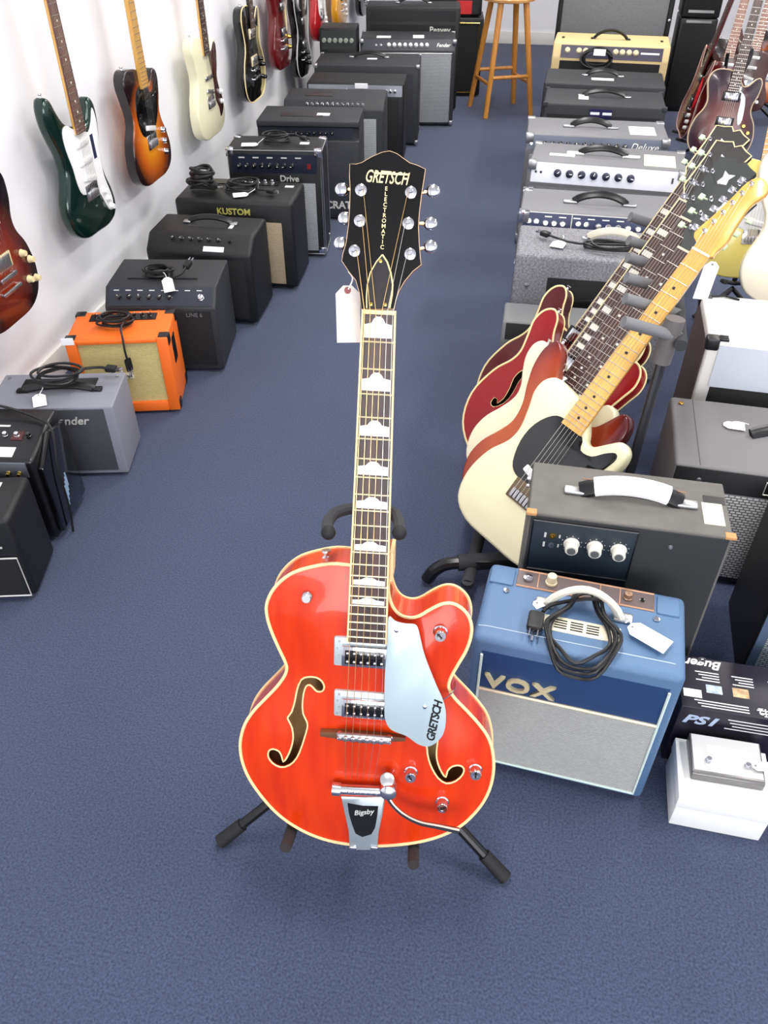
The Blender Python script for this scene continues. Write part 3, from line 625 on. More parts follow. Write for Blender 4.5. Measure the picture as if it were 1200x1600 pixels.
# --- old grey amp
A = Amp('guitar_amplifier', 'worn old grey-brown amp with white-taped handle and three white knobs', FLfrom((.642, 1.094), -11.5, .374), -11.5, .374, .166, .47)
OLDV = mat('worn_grey_vinyl', (98, 96, 92), .6, bump=.4, bscale=500, var=.16, vscale=14)
A.cab(OLDV, bev=.004)
A.fbox('side_front', 'front', .006, .368, .02, .464, mat('black_felt', (44, 46, 48), .75, var=.15, vscale=6), .002)
A.fbox('control_panel', 'front', .012, .207, .33, .456, mat('charcoal_panel', (42, 50, 58), .35), .004, bev=.001)
A.piping(.012, .207, .33, .456, BLACKP, .0025, .004, 'panel_trim'); A.fbox('lower_board', 'front', .012, .207, .02, .327, BLACKP, .004)
for u in (.09, .134, .179):
    k = A.knob('front', u, .408, .0135, .024, mat('white_knob', (226, 224, 214), .4)); 
    def cp(b): cyl(b, (0, 0, 0), (0, 0, .002), .008, seg=16)
    obm('knob_cap', shared('kcap', cp, mat('grey_knob_cap', (120, 122, 124), .4, .5), 'knob_cap'), k, T(0, 0, .024))
    for q in range(9):
        a = R(-140+q*35); A.fbox('tick', 'front', u+.019*math.sin(a)-.0008, u+.019*math.sin(a)+.0008, .408+.019*math.cos(a)-.0008, .408+.019*math.cos(a)+.0008, SILVERTXT, .0048)
A.jack('front', .052, .422, .007, GOLD); A.jack('front', .052, .398, .006, NICKEL)
for v in (.398, .422): A.fbox('legend', 'front', .036, .04, v-.006, v+.006, SILVERTXT, .0048); A.fbox('legend', 'front', .064, .067, v-.004, v+.004, SILVERTXT, .0048)
for v in (.42, .438): A.knob('left', .02, v, .004, .006, NICKEL, 'stud')
h = A.handle(.19, .078, .19, BLACKP, NICKEL, .02, .017, .045); h['label'] = 'black strap handle with nickel ends'
F = A.face('top'); pts = [F @ V((.19-.07+.14*k/8, .078, .008+.0225*math.sin(math.pi*(.125+.75*k/8))**.7)) for k in range(9)]
bm = NB(); tube(bm, pts, .019, 10, flat=.5); o = fin('tape_wrap', bm, WHITE, A.t); o['label'] = 'white tape wrapped round the handle'
RAW = mat('bare_wood_chip', (190, 140, 92), .8)
for u, v in ((.004, .008), (.368, .01)): A.fbox('worn_corner', 'top', u-.008, u+.012, v-.012, v+.004, RAW, .0012, -.006, .002)
A.fbox('price_label', 'top', .325, .363, .03, .095, mat('yellowed_label', (206, 204, 184), .7), .001); A.fbox('top_hole', 'top', .33, .37, .095, .118, BLACKP, .001)
A.knob('front', .27, .43, .004, .003, NICKEL, 'screw')
A.line('worn_edge', 'top', [(.1, .125, .0005), (.2, .13, .0008), (.3, .12, .0005)], RAW, .0008)

# --- mesh-fronted combo at the right edge
MESHM = weave('steel_mesh_grille', (206, 204, 200), (92, 94, 100), .0075, .4, .9, .8)
A = Amp('guitar_amplifier', 'grey-topped combo amp with steel mesh grille, behind the worn old amp', (.672, 1.485), -13, .5, .30, .352)
A.cab(mat('grey_top_vinyl', (112, 110, 112), .55, bump=.3, bscale=600), bev=.01); A.fbox('front_panel', 'front', .004, .496, .016, .346, BLACKV, .002, bev=.002)
A.grille(.03, .47, .03, .285, MESHM, .005, .002); A.knob('front', .06, .315, .005, .003, NICKEL, 'screw')
bd = A.fbox('badge', 'front', .205, .25, .298, .332, BLACKP, .004); A.piping(.205, .25, .298, .332, SILVERTXT, .0018, .004, 'badge_frame'); A.text('logo', 'front', .2275, .315, 'C', .034, SILVERTXT, .005, bold=.0008)
A.line('top_seam', 'top', [(.055, .005, .0004), (.055, .295, .0004)], mat('dark_seam', (80, 78, 80), .7), .0008)
A.knob('top', .025, .265, .006, .002, GOLD, 'screw'); R3 = A
price_tag(A.world(.12, .185, .356), A.t.matrix_world.to_3x3() @ V((1, -.06, .0)), (0, 0, 1), 'white price tag on the grey top of the mesh-fronted combo', .05, .032, A.world(.22, .2, .36))
bm = NB(); tube(bm, smooth_path([(0, 0, 0), (.06, .03, .004), (.14, .04, .006), (.26, .03, .003)], 6), .016, 8, flat=.35); o = fin('strap_handle', bm, BLACKP, A.t); o.matrix_local = T(.18, .15, .357)

# --- white amp behind it
WTOL = mat('white_tolex', (232, 230, 226), .5, bump=.25, bscale=500)
A = Amp('guitar_amplifier', 'white combo amp with grey front panel and black grille strip', (.835, 1.86), -13, .55, .28, .468)
A.cab(WTOL, bev=.008); A.fbox('side_panel', 'left', .01, .27, .02, .45, mat('brown_side', (92, 78, 74), .6), .002)
A.fbox('front_panel', 'front', .03, .54, .335, .455, mat('pale_grey_panel', (206, 212, 222), .5), .003); A.grille(.035, .54, .2, .335, weave('black_sparkle_cloth', (44, 46, 44), (20, 20, 22), .003), .002)
A.fbox('control_panel', 'front', .035, .54, .15, .198, WHITE, .004); A.knobs('front', [.13+i*.065 for i in range(6)], .18, r=.012, hh=.02, m=BLACKG)
bd = A.fbox('badge', 'front', .2, .26, .39, .425, mat('navy_badge', (34, 30, 80), .4), .005)
ck = mat('black_corner', (18, 18, 22), .4)
bm = NB(); box(bm, -.004, .03, -.004, .03, -.03, .004, .006); 
for q in range(3): box(bm, .028, .05, .0+q*.01, .006+q*.01, -.002, .004, .001)
o = fin('corner', bm, ck, A.t); o.matrix_local = T(0, 0, .468); o['label'] = 'black plastic claw corner'
bm = NB(); box(bm, -.004, .03, -.03, .004, -.03, .004, .006); o = fin('corner', bm, ck, A.t); o.matrix_local = T(0, .28, .468)
A.line('top_lead', 'top', [(.02, .26, .003), (.06, .27, .004), (.1, .255, .003)], CORD, .003)

# --- amp at the right edge with marker writing
A = Amp('guitar_amplifier', 'black-sided amp with pale mesh grille and blue marker writing', (.785, 1.125), -14, .42, .25, .345)
A.cab(BLACKV, bev=.01); A.fbox('front_panel', 'front', .004, .416, .016, .335, mat('slate_blue_front', (86, 104, 130), .5), .002, bev=.002)
A.grille(.022, .4, .026, .265, weave('pale_mesh', (196, 206, 208), (96, 104, 118), .0062, .5, 1.1, .7), .005, .002); A.fbox('price_label', 'front', .03, .11, .27, .325, LABELW, .004)
BLUEM = mat('blue_marker', (44, 48, 120), .6); A.text('marker_writing', 'front', .075, .205, 'C', .06, BLUEM, .0065, shear=.3, bold=.001); A.text('marker_writing', 'front', .07, .15, 'A', .06, BLUEM, .0065, shear=.3, bold=.001)
A.fbox('top_panel', 'top', .01, .41, .02, .24, GREYV, .002); A.fbox('price_label', 'top', .05, .14, .1, .15, LABELW, .003)

# --- power attenuator carton
A = Amp('cardboard_carton', 'black printed carton with white script and product text', (.572, .938), -11.5, .34, .13, .177, cat='carton')
CART = mat('black_carton', (26, 22, 36), .35)
A.cab(CART, [(0, 0), (.13, 0), (.13, .177), (0, .177)], bev=.0015, feet=False)
sl = text('script_logo', 'Bugera', .03, WHITE, A.t, A.face('top') @ T(.045, .114, .0008) @ Matrix.Rotation(math.pi, 4, 'Z'), .0003, .35, .0007)
def lines(name, u, v, n, ln, step, m=WHITE, th=.0022, which='top', stag=.006):
    bm = NB()
    for i in range(n):
        o_ = stag*((i*7) % 3); box(bm, u-ln/2+o_, u+ln/2, v-i*step-th/2, v-i*step+th/2, 0, .0006)
    o = fin(name, bm, m, A.t, smooth=False); o.matrix_local = A.face(which) @ T(0, 0, .0004); o['kind'] = 'stuff'
lines('printed_text', .055, .092, 4, .045, .0068); lines('printed_text', .122, .092, 4, .04, .0068); lines('printed_text', .19, .092, 4, .04, .0068)
ph = mat('photo_print', (176, 190, 206), .5, var=.4, vscale=60); ph2 = mat('photo_print_warm', (206, 170, 130), .5, var=.45, vscale=60)
A.fbox('printed_photo', 'top', .05, .08, .042, .062, ph, .0006); A.fbox('printed_photo', 'top', .1, .13, .042, .064, ph2, .0006)
A.fbox('price_label', 'top', .006, .04, .026, .045, LABELW, .0008)
lines('printed_text', .075, .02, 3, .1, .0065); lines('printed_text', .165, .018, 3, .05, .0065)
text('model_lettering', 'I2', .022, WHITE, A.t, A.face('top') @ T(.15, .016, .0008) @ Matrix.Rotation(math.pi, 4, 'Z'), .0003)
A.text('model_lettering', 'front', .042, .142, 'PS1', .034, mat('pale_blue_lettering', (176, 190, 214), .4), .0008, shear=.25, bold=.0012, depth=.0003, sx=1.3)
lines('printed_text', .15, .158, 4, .12, .009, which='front')
# --- white box and pedal
A = Amp('white_box', 'plain white cardboard box with a grey pedal on its lid', (.5475, .795), -12.5, .165, .128, .097, cat='box')
bm = NB(); box(bm, 0, .165, 0, .128, 0, .07, .002); fin('tray', bm, PAPER, A.t)
bm = NB(); box(bm, -.002, .167, -.002, .13, .062, .097, .002); fin('lid', bm, PAPER, A.t)
WB = A.t.matrix_world
A = Amp('effects_pedal', 'brushed grey effects pedal lying on the white box', WB @ V((.02, .04, 0)), -11, .13, .085, .028, z0=.098, cat='pedal')
PEDM = mat('brushed_grey_metal', (120, 118, 118), .35, .6)
bm = NB(); prism_x(bm, [(0, 0), (.085, 0), (.085, .028), (.006, .022), (0, .018)], 0, .13, .002); fin('case', bm, PEDM, A.t)
A.slope = ((.006, .0221), (.085, .0281))
A.slope = ((.006, .022), (.085, .028)); pf = A.fbox('face_plate', 'slope', .003, .127, .002, .077, mat('light_grey_plate', (196, 196, 196), .4, .2), .0008)
for u in (.03, .1): A.knob('slope', u, .024, .005, .009, CHROME, 'foot_switch')
A.fbox('printed_strip', 'slope', .03, .1, .045, .058, WHITE, .001)
price_tag(A.world(.107, .03, .0305), A.t.matrix_world.to_3x3() @ V((1, .1, 0)), (0, 0, 1), 'small white tag on the grey pedal', .032, .02)

# --- row going away on the right
def R_(label, FLpx, h, yaw, wd, d, name='guitar_amplifier', cat='amplifier'):
    return Amp(name, label, ampTop(FLpx, h, yaw), yaw, wd, d, h, cat=cat, group='amplifiers in the row facing the aisle')
A = R_('speckled grey tweed-covered amp with cable over its handle', (806, 397), .43, -10.5, .52, .27)
SPK = mat('speckled_tweed', (126, 126, 132), .8, bump=.5, bscale=300, var=.45, vscale=160)
A.cab(SPK, bev=.012); A.fbox('speaker_hole', 'front', .11, .4, .05, .36, BLACKV, .002, bev=.02); A.knob('front', .045, .33, .006, .004, CHROME, 'stud'); A.fbox('side_metal', 'left', .23, .26, .36, .4, CHROME, .004, bev=.003)
bm = NB(); lathe(bm, [(.1, 0), (.1, .008), (.085, .012), (.03, .004)], seg=28); o = fin('speaker', bm, BLACKP, A.t); o.matrix_local = A.face('front') @ T(.25, .2, .002)
A.handle(.31, .17, .16, mat('tan_handle', (196, 192, 176), .5), CHROME, .026, .014)
coil(None, 'black cable draped round the handle of the speckled amp', .075, .035, 3, .004, A.t.matrix_world @ T(.3, .08, .434), seed=21, tail=[(-.1, -.0, .014), (-.16, .02, .016), (-.2, .05, .016)])
price_tag(A.world(.14, .12, .437), A.t.matrix_world.to_3x3() @ V((-.25, -1, 0)), (0, 0, 1), 'white price tag lying on the speckled amp', .06, .045, A.world(.15, .2, .44))

FT = mat('grey_tolex_top', (112, 112, 116), .5, bump=.3, bscale=500)
A = R_('grey combo amp with dark blue panel of paired silver knobs', (812, 331), .44, -11, .58, .27)
A.cab(FT, A.chamfer(.375, .022), bev=.007); A.fbox('control_panel', 'slope', .014, .566, .004, .064, mat('navy_panel', (34, 44, 84), .35), .002)
A.piping(.014, .566, .004, .064, SILVERTXT, .0018, .002, 'panel_trim', 'slope'); A.line('panel_divider', 'slope', [(.185, .006, .003), (.185, .062, .003)], SILVERTXT, .002)
for u in (.035, .062, .21, .238): A.jack('slope', u, .034, .009)
A.knobs('slope', [.095, .125, .155]+[.28+i*.034 for i in range(8)], .03, r=.009, hh=.016, m=CHROME)
for i in range(9): A.fbox('legend', 'slope', .09+i*.05, .115+i*.05, .05, .054, SILVERTXT, .003)
A.corners(CHROME, .035); A.handle(.28, .13, .19, BLACKP, NICKEL, .03, .014, .05); A.grille(.02, .56, .03, .36, SILVCLOTH)

A = R_('grey combo amp with bright white panel and seven black knobs', (827, 252), .48, -14, .60, .28)
A.cab(FT, A.chamfer(.40, .016), bev=.007); A.fbox('control_panel', 'slope', .012, .588, .004, .078, mat('bright_panel', (232, 234, 246), .35), .002)
A.knobs('slope', [.115+i*.047 for i in range(7)], .042, r=.013, hh=.016, m=mat('navy_knob', (28, 30, 56), .3), cap=SILVERTXT); A.fbox('power_switch', 'slope', .55, .557, .035, .055, BLACKP, .006)
for u in (.03, .05): A.knob('slope', u, .042, .004, .004, BLACKP, 'jack')
A.grille(.014, .586, .03, .39, weave('grey_cloth_plain', (132, 132, 136), (104, 104, 110), .004), .002); A.line('badge', 'front', [(.09, .345, .003), (.095, .365, .003), (.105, .35, .003), (.125, .352, .003)], BLACKP, .003)
A.handle(.28, .14, .19, BLACKP, mat('white_handle_end', (228, 228, 226), .4), .024, .014, .07); A.corners(NICKEL, .03)
A.fbox('white_strip', 'top', .07, .17, .1, .13, LABELW, .001); A.fbox('price_label', 'top', .44, .56, .05, .2, mat('cream_label', (214, 208, 190), .7), .001)

A = R_('long grey combo amp with silver script and a white sheet on top', (823, 210), .48, -9.5, .60, .3)
A.cab(FT, A.chamfer(.415, .018), bev=.007); A.fbox('control_panel', 'slope', .012, .588, .004, .062, mat('slate_panel', (92, 98, 112), .35, .3), .002)
A.knobs('slope', [.08+i*.034 for i in range(11)], .03, r=.01, hh=.015, m=BLACKG, cap=SILVERTXT); A.jack('slope', .025, .03); A.jack('slope', .05, .03)
A.text('logo', 'slope', .5, .032, 'Deluxe', .04, SILVERTXT, .003, shear=.35); A.grille(.02, .58, .03, .4, SILVCLOTH); A.corners(NICKEL, .032)
A.handle(.275, .15, .17, BLACKP, NICKEL, .026, .014, .05); sh = A.fbox('price_sheet', 'top', .44, .55, .07, .2, LABELW, .001)

A = R_('low black combo amp with two white stickers and tag on its handle', (850, 160), .44, -11, .60, .33)
A.cab(BLACKV if 0 else CHARC, bev=.01); A.grille(.02, .58, .03, .39, BLACKCLOTH); bd = A.fbox('badge', 'front', .23, .34, .33, .42, mat('navy_badge', (34, 30, 80), .4), .003)
for u, v in ((.235, .395), (.295, .395), (.24, .36)): A.fbox('badge_print', 'front', u, u+.045, v, v+.012, LABELW, .004)
A.handle(.3, .17, .22, BLACKP, CHROME, .025, .013, .035); A.fbox('price_tag_card', 'top', .17, .22, .1, .16, LABELW, .002); A.corners(CHARC, .02)
A = R_('black combo amp with boxed nameplate and white strip by the handle', (850, 128), .45, -12, .64, .36)
A.cab(CHARC, bev=.01); A.grille(.02, .62, .03, .34, BLACKCLOTH); A.fbox('nameplate', 'front', .23, .39, .37, .415, BLACKP, .003); A.piping(.23, .39, .37, .415, NICKEL, .002, .003, 'nameplate_frame')
for u in (.045, .6): A.knob('front', u, .39, .006, .004, NICKEL, 'screw')
A.handle(.31, .2, .18, BLACKP, CHROME, .026, .013, .035); A.fbox('price_strip', 'top', .25, .37, .1, .15, LABELW, .002)
A = R_('tan combo amp with cream knobs and dark control panel', (865, 66), .50, -13, .70, .36)
TAN = mat('tan_tolex', (222, 196, 142), .5, bump=.3, bscale=500)
A.cab(TAN, A.chamfer(.42, .03), bev=.01); A.fbox('control_panel', 'slope', .05, .66, .0, .07, mat('plum_panel', (52, 46, 70), .35), .003)
A.knobs('slope', [.09, .16, .2]+[.38+i*.04 for i in range(4)], .04, r=.015, hh=.02, m=CRK); A.fbox('legend', 'slope', .53, .64, .034, .044, SILVERTXT, .004); A.grille(.05, .655, .03, .405, BLACKCLOTH)
A.handle(.34, .17, .2, BLACKP, BLACKP, .045, .012, .03)
for u in (.05, .65): A.fbox('strap_mount', 'top', u-.008, u+.008, .15, .19, BLACKP, .003)
coil(None, 'black cable coiled against the front of the tan amp', .085, .05, 5, .006, A.t.matrix_world @ frame(V((.28, -.03, .43)), V((1, 0, 0)), V((0, .25, 1)).normalized(), V((0, -1, .25)).normalized()), seed=31, plug=False, tail=[(.05, -.05, .01), (.03, -.07, .01)])
o = A.fbox('price_label', 'slope', .25, .32, .0, .035, LABELW, .1, .098)
A = Amp('speaker_cabinet', 'large grey-clothed speaker cabinet standing behind the tan amp', (1.155, 6.22), -12, .74, .36, .95, group='amplifiers in the row facing the aisle')
A.cab(BLACKV, bev=.012); A.grille(.03, .71, .03, .9, weave('grey_cab_cloth', (128, 130, 132), (104, 106, 110), .006), .003); A.piping(.03, .71, .03, .9, BLACKP, .006, .003)
for u, v in ((.725, .55), (.725, .7), (.725, .4)): A.knob('front', u, v, .008, .006, CHROME, 'stud')
# tall black speakers
for i in range(2):
    A = Amp('loudspeaker', ('lower' if i == 0 else 'upper')+' of two stacked black loudspeakers by the white end wall', (1.945, 6.1), -12, .24, .3, .56, z0=.562*i, cat='loudspeaker', group='stacked black loudspeakers')
    A.cab(BLACKP if 0 else BLACKV, bev=.012, feet=False, z=.001); A.grille(.02, .22, .03, .5 if i else .53, BLACKCLOTH); A.fbox('metal_bar', 'front', .04, .2, .535 if i == 0 else .03, .55 if i == 0 else .045, NICKEL, .004)
# small grey box on the carpet in front of the speckled amp
A = Amp('floor_monitor', 'small grey wedge monitor on the carpet in front of the speckled amp', (.365, 2.27), -10, .3, .17, .3, cat='monitor')
A.cab(mat('grey_plastic', (108, 110, 112), .6), [(0, .012), (.17, .012), (.17, .3), (.03, .3), (0, .25)], bev=.008); A.slope = ((0, .25), (.03, .3)); A.fbox('grille', 'slope', .012, .285, .004, .054, BLACKCLOTH, .004, bev=.003)

# --- bar stool
sf = [V((.69, 5.90, 0)), V((1.01, 5.98, 0))]; n_ = V((-.08, .33, 0)); ctr = (sf[0]+sf[1]+n_)/2 + V((0.0, 0, 0))
st = thing('bar_stool', 'wooden bar stool with round seat standing in the aisle', 'stool', T(ctr.x, ctr.y, 0)); SW = wood('oak_stool', (184, 120, 50), (204, 142, 66), .35, 'Z')
bm = NB(); lathe(bm, [(.14, .655), (.168, .662), (.172, .675), (.165, .69), (.12, .695)], seg=32); fin('seat', bm, wood('seat_wood', (196, 140, 84), (218, 168, 112), .3, 'X'), st)
feet = [sf[0]-ctr, sf[1]-ctr, sf[1]+n_-ctr, sf[0]+n_-ctr]; tops = [f*.52 + V((0, 0, .66)) for f in feet]
for f, tp in zip(feet, tops): bm = NB(); f = V((f.x, f.y, 0)); tp = V((tp.x, tp.y, .66)); cyl(bm, f, tp, .017, .02, 10); fin('leg', bm, SW, st)
for i in range(4):
    k = (.36, .30, .36, .30)[i]; a = V((feet[i].x, feet[i].y, 0)).lerp(V((tops[i].x, tops[i].y, .66)), k); j = (i+1) % 4; b = V((feet[j].x, feet[j].y, 0)).lerp(V((tops[j].x, tops[j].y, .66)), k)
    bm = NB(); cyl(bm, a, b, .012, seg=8); fin('rung', bm, SW, st)

# ------------------------------------------------------------------ the orange hollow-body guitar on its stand
LEAN = R(21.0); YAWG = R(5.0)
gz = V((-math.sin(YAWG)*math.cos(LEAN), -math.cos(YAWG)*math.cos(LEAN), math.sin(LEAN)))
gx0 = V((math.cos(YAWG), -math.sin(YAWG), 0)); gy0 = gz.cross(gx0)
gO = atdepth(568, 1157, 1.235)
nutp = onplane(591, 487, gO, gz); dv = (nutp-gO); ux, uy = dv.dot(gx0), dv.dot(gy0); ln_ = math.hypot(ux, uy)
gy = (gx0*ux+gy0*uy)/ln_; gx = gy.cross(gz)
GM = frame(gO, gx, gy, gz); GMi = GM.inverted()
def gp(px, py, z=0.0):
    p = GMi @ onplane(px, py, gO+gz*z, gz); return (p.x, p.y)
def crop(pts, ox, oy, s, z=0.0): return [gp(ox+u/s, oy+v/s, z) for u, v in pts]
def sm2(pts, n=4): return [(p.x, p.y) for p in smooth_path([(a, b, 0) for a, b in pts], n, True)]
G = thing('hollow_body_guitar', 'orange-red hollow-body electric guitar with silver pickguard and vibrato tailpiece', 'guitar', GM)
def gtex():
    m = bpy.data.materials.new('orange_stain'); m.use_nodes = True; nt = m.node_tree; p = nt.nodes['Principled BSDF']
    tc = nt.nodes.new('ShaderNodeTexCoord'); mp = nt.nodes.new('ShaderNodeMapping'); mp.inputs['Scale'].default_value = (60, 6, 60)
    n = nt.nodes.new('ShaderNodeTexNoise'); n.inputs['Scale'].default_value = 1; n.inputs['Detail'].default_value = 4
    r = nt.nodes.new('ShaderNodeValToRGB'); r.color_ramp.elements[0].position = .3; r.color_ramp.elements[1].position = .75
    r.color_ramp.elements[0].color = (*L((200, 42, 3)), 1); r.color_ramp.elements[1].color = (*L((217, 59, 5)), 1)
    nt.links.new(tc.outputs['Object'], mp.inputs[0]); nt.links.new(mp.outputs[0], n.inputs['Vector']); nt.links.new(n.outputs[0], r.inputs[0]); nt.links.new(r.outputs[0], p.inputs['Base Color'])
    p.inputs['Roughness'].default_value = .3; p.inputs['Coat Weight'].default_value = .4; p.inputs['Specular IOR Level'].default_value = .3; p.inputs['Coat Roughness'].default_value = .06
    return m
ORS = gtex(); ORSIDE = wood('orange_side', (196, 40, 8), (232, 80, 16), .25, 'Z', 10, .8)
BIND = mat('ivory_binding', (248, 216, 158), .35)
out_px = [(505, 172), (430, 166), (345, 180), (270, 203), (215, 240), (175, 287), (154, 340), (156, 390), (170, 440), (190, 490), (213, 540), (234, 585), (240, 612), (230, 645), (196, 692), (148, 742), (100, 792), (64, 845), (45, 905), (42, 960), (54, 1020), (80, 1080), (120, 1140), (170, 1200), (222, 1248), (280, 1287), (345, 1320), (420, 1345), (500, 1360), (575, 1367), (645, 1367), (710, 1363), (785, 1354), (860, 1337), (925, 1313), (985, 1280), (1035, 1235), (1080, 1178), (1110, 1110), (1122, 1035), (1116, 960), (1095, 900), (1055, 845), (1005, 790), (958, 742), (934, 706), (930, 680), (942, 645), (972, 592), (1000, 545), (1020, 495), (1028, 448), (1022, 408), (1005, 375), (975, 348), (940, 334), (900, 338), (850, 362), (805, 388), (765, 396), (722, 383), (692, 350), (676, 305), (672, 262), (674, 230)]
ol = crop(out_px, 360, 820, 2.727)
outline = [(p.x, p.y) for p in smooth_path([(a, b, 0) for a, b in ol], 3)]
fl_px = [(300, 665), (330, 650), (365, 648), (390, 660), (402, 683), (393, 703), (370, 705), (352, 690), (338, 682), (322, 690), (312, 720), (308, 760), (312, 800), (329, 832), (330, 858), (318, 900), (305, 940), (285, 985), (255, 1015), (215, 1025), (180, 1010), (162, 985), (165, 960), (185, 950), (210, 958), (222, 980), (228, 1001), (245, 980), (262, 940), (270, 900), (265, 860), (250, 832), (245, 818), (262, 795), (275, 750), (282, 710)]
fr_px = [(835, 860), (838, 945), (845, 990), (860, 1030), (885, 1070), (920, 1093), (960, 1086), (990, 1060), (994, 1035), (975, 1020), (945, 1022), (925, 1040), (918, 1066), (900, 1045), (885, 1010), (878, 975), (880, 940), (885, 880), (865, 845)]
DZ = .006                                              # the arched top stands a little proud where the f-holes are
fL = sm2(crop(fl_px, 360, 820, 2.727, DZ), 2); fR = sm2(crop(fr_px, 360, 820, 2.727, DZ), 2)
DEP = .064
bm = NB(); plate(bm, outline, -.004, 0, [fL, fR], dome=.011, reach=.075, grid=.011); top = fin('top', bm, ORS, G, 60); top['label'] = 'glossy orange-red arched top with two f-holes'
bm = NB(); strip(bm, outline, -DEP, -.002); fin('rim', bm, ORSIDE, G, 60)
inn = [(p[0]*.985, p[1]) for p in outline]
bm = NB(); plate(bm, outline, -DEP-.003, -DEP, grid=.04); fin('back', bm, ORSIDE, G)
bm = NB(); plate(bm, [(x*.97, (y-.0)*.985) for x, y in outline], -DEP+.001, -DEP+.004, grid=.05); o = fin('inner_back', bm, wood('pale_inside_wood', (196, 152, 92), (222, 184, 124), .7, coat=0), G); o['label'] = 'bare wood seen through the f-holes'
for z in (0.0, -DEP): bm = NB(); tube(bm, [(x, y, z) for x, y in outline], .0026, 6, True); fin('binding', bm, BIND, G)
def topz(x, y): e = min(1, edge_dist((x, y), outline)/.075); return .011*e*e*(3-2*e)
for f in (fL, fR): bm = NB(); tube(bm, [(x, y, topz(x, y)+.0003) for x, y in f], .0014, 5, True); fin('f_hole_binding', bm, BIND, G)
# neck, board, frets
FZ = .021
nl, nr = gp(565, 487, FZ), gp(619, 490, FZ); bl, br_ = gp(541.5, 1003, FZ), gp(604.5, 1007, FZ)
def lerp2(a, b, t): return (a[0]+(b[0]-a[0])*t, a[1]+(b[1]-a[1])*t)
bm = NB(); plate(bm, [nl, nr, br_, bl], FZ-.006, FZ); fb = fin('fingerboard', bm, ROSE, G, smooth=False); fb['label'] = 'dark rosewood fingerboard'
bm = NB()
for a, b, s_ in ((nl, bl, 1), (nr, br_, -1)): plate(bm, [a, b, (b[0]+.0026*s_, b[1]), (a[0]+.0026*s_, a[1])], FZ-.0062, FZ+.0004)
fin('board_binding', bm, BIND, G)
heel = -.02; bm = NB(); N = 10; rings = []
for k in range(7):
    t = k/6; a = lerp2(nl, bl, t*.66); b = lerp2(nr, br_, t*.66); rings.append([bm.verts.new((a[0]+(b[0]-a[0])*i/N, a[1]+(b[1]-a[1])*i/N, FZ-.006-(.017+.004*t)*math.sin(math.pi*i/N)**.6)) for i in range(N+1)])
for a, b in zip(rings, rings[1:]):
    for i in range(N): bm.faces.new((a[i], a[i+1], b[i+1], b[i]))
bm.faces.new(rings[0]); bm.faces.new(rings[-1][::-1]); fin('neck', bm, wood('orange_neck', (176, 60, 22), (206, 84, 34), .3), G)
hx = nl[0]*.4+nr[0]*.6 if 0 else lerp2(nr, br_, .715); hl = lerp2(nl, bl, .715); hb = lerp2(nr, br_, .81); hbl = lerp2(nl, bl, .81)
bm = NB(); plate(bm, [hl, hx, hb, hbl], -DEP*.9, FZ-.008); fin('neck_heel', bm, wood('orange_neck', (176, 60, 22), (206, 84, 34), .3), G, smooth=False)
bm = NB(); plate(bm, [(hx[0]-.001, hx[1]+.001), (hx[0]+.004, hx[1]), (hb[0]+.004, hb[1]), (hb[0]-.001, hb[1])], -DEP*.9, -.004); fin('heel_binding', bm, BIND, G)
NY = (nl[1]+nr[1])/2; SCALE = NY + .004
def board_at(y):                                        # left and right edge of the board at height y
    t = (NY-y)/(NY-(bl[1]+br_[1])/2); return lerp2(nl, bl, t), lerp2(nr, br_, t)
nfret = 22; FRETM = mat('fret_brass', (232, 214, 176), .3, .7)
fy = [NY - SCALE*(1-2**(-n/12)) for n in range(nfret+1)]
for n in range(1, nfret+1):
    if fy[n] < (bl[1]+br_[1])/2+.002: break
    a, b = board_at(fy[n]); bm = NB(); cyl(bm, (a[0]+.0012, a[1], FZ+.0004), (b[0]-.0012, b[1], FZ+.0004), .0012, seg=6); fin('fret', bm, FRETM, G)
bm = NB(); box(bm, nl[0], nr[0], NY-.0022, NY+.0028, FZ-.005, FZ+.002, .0006); fin('nut', bm, BIND, G)
PEARL = mat('pearl_inlay', (234, 236, 246), .25, var=.08, vscale=90)
for n in (1, 3, 5, 7, 9, 12, 15, 17):
    y1, y0 = fy[n-1], fy[n]; a, b = board_at((y0+y1)/2); cx = (a[0]+b[0])/2; hw = (b[0]-a[0])/2*.80; hh = (y1-y0); yb = y0+hh*.14
    q = [(-1, 0), (1, 0), (1, .5), (.5, .56), (.36, .70), (.16, .82), (0, .80), (-.16, .82), (-.36, .70), (-.5, .56), (-1, .5)]
    k = hh*.9; 
    bm = NB(); plate(bm, [(cx+u*hw, yb+v*k) for u, v in q], FZ-.001, FZ+.0002); fin('inlay', bm, PEARL, G, smooth=False)
# headstock on its own tilted plane
HA = R(9); hY = (gy*math.cos(HA) - gz*math.sin(HA)); hZ = gx.cross(hY); hO = GM @ V(((nl[0]+nr[0])/2, NY+.002, FZ-.004))
HM = GMi @ frame(hO, gx, hY, hZ); HW = frame(hO, gx, hY, hZ); HWi = HW.inverted()
def hp(u, v): p = HWi @ onplane(500+u/5.333, 220+v/5.333, hO, hZ); return (p.x, p.y)
hpx = [(250, 192), (300, 196), (350, 182), (440, 130), (520, 96), (580, 86), (640, 108), (700, 152), (748, 186), (810, 205), (876, 236), (862, 330), (846, 430), (825, 600), (818, 720), (824, 850), (834, 980), (842, 1030), (775, 1082), (705, 1165), (655, 1250), (628, 1330), (618, 1400), (345, 1400), (332, 1270), (300, 1160), (240, 1085), (184, 1000), (192, 945), (220, 850), (240, 700), (250, 550), (254, 400), (248, 290)]
hout = [hp(*q) for q in hpx]
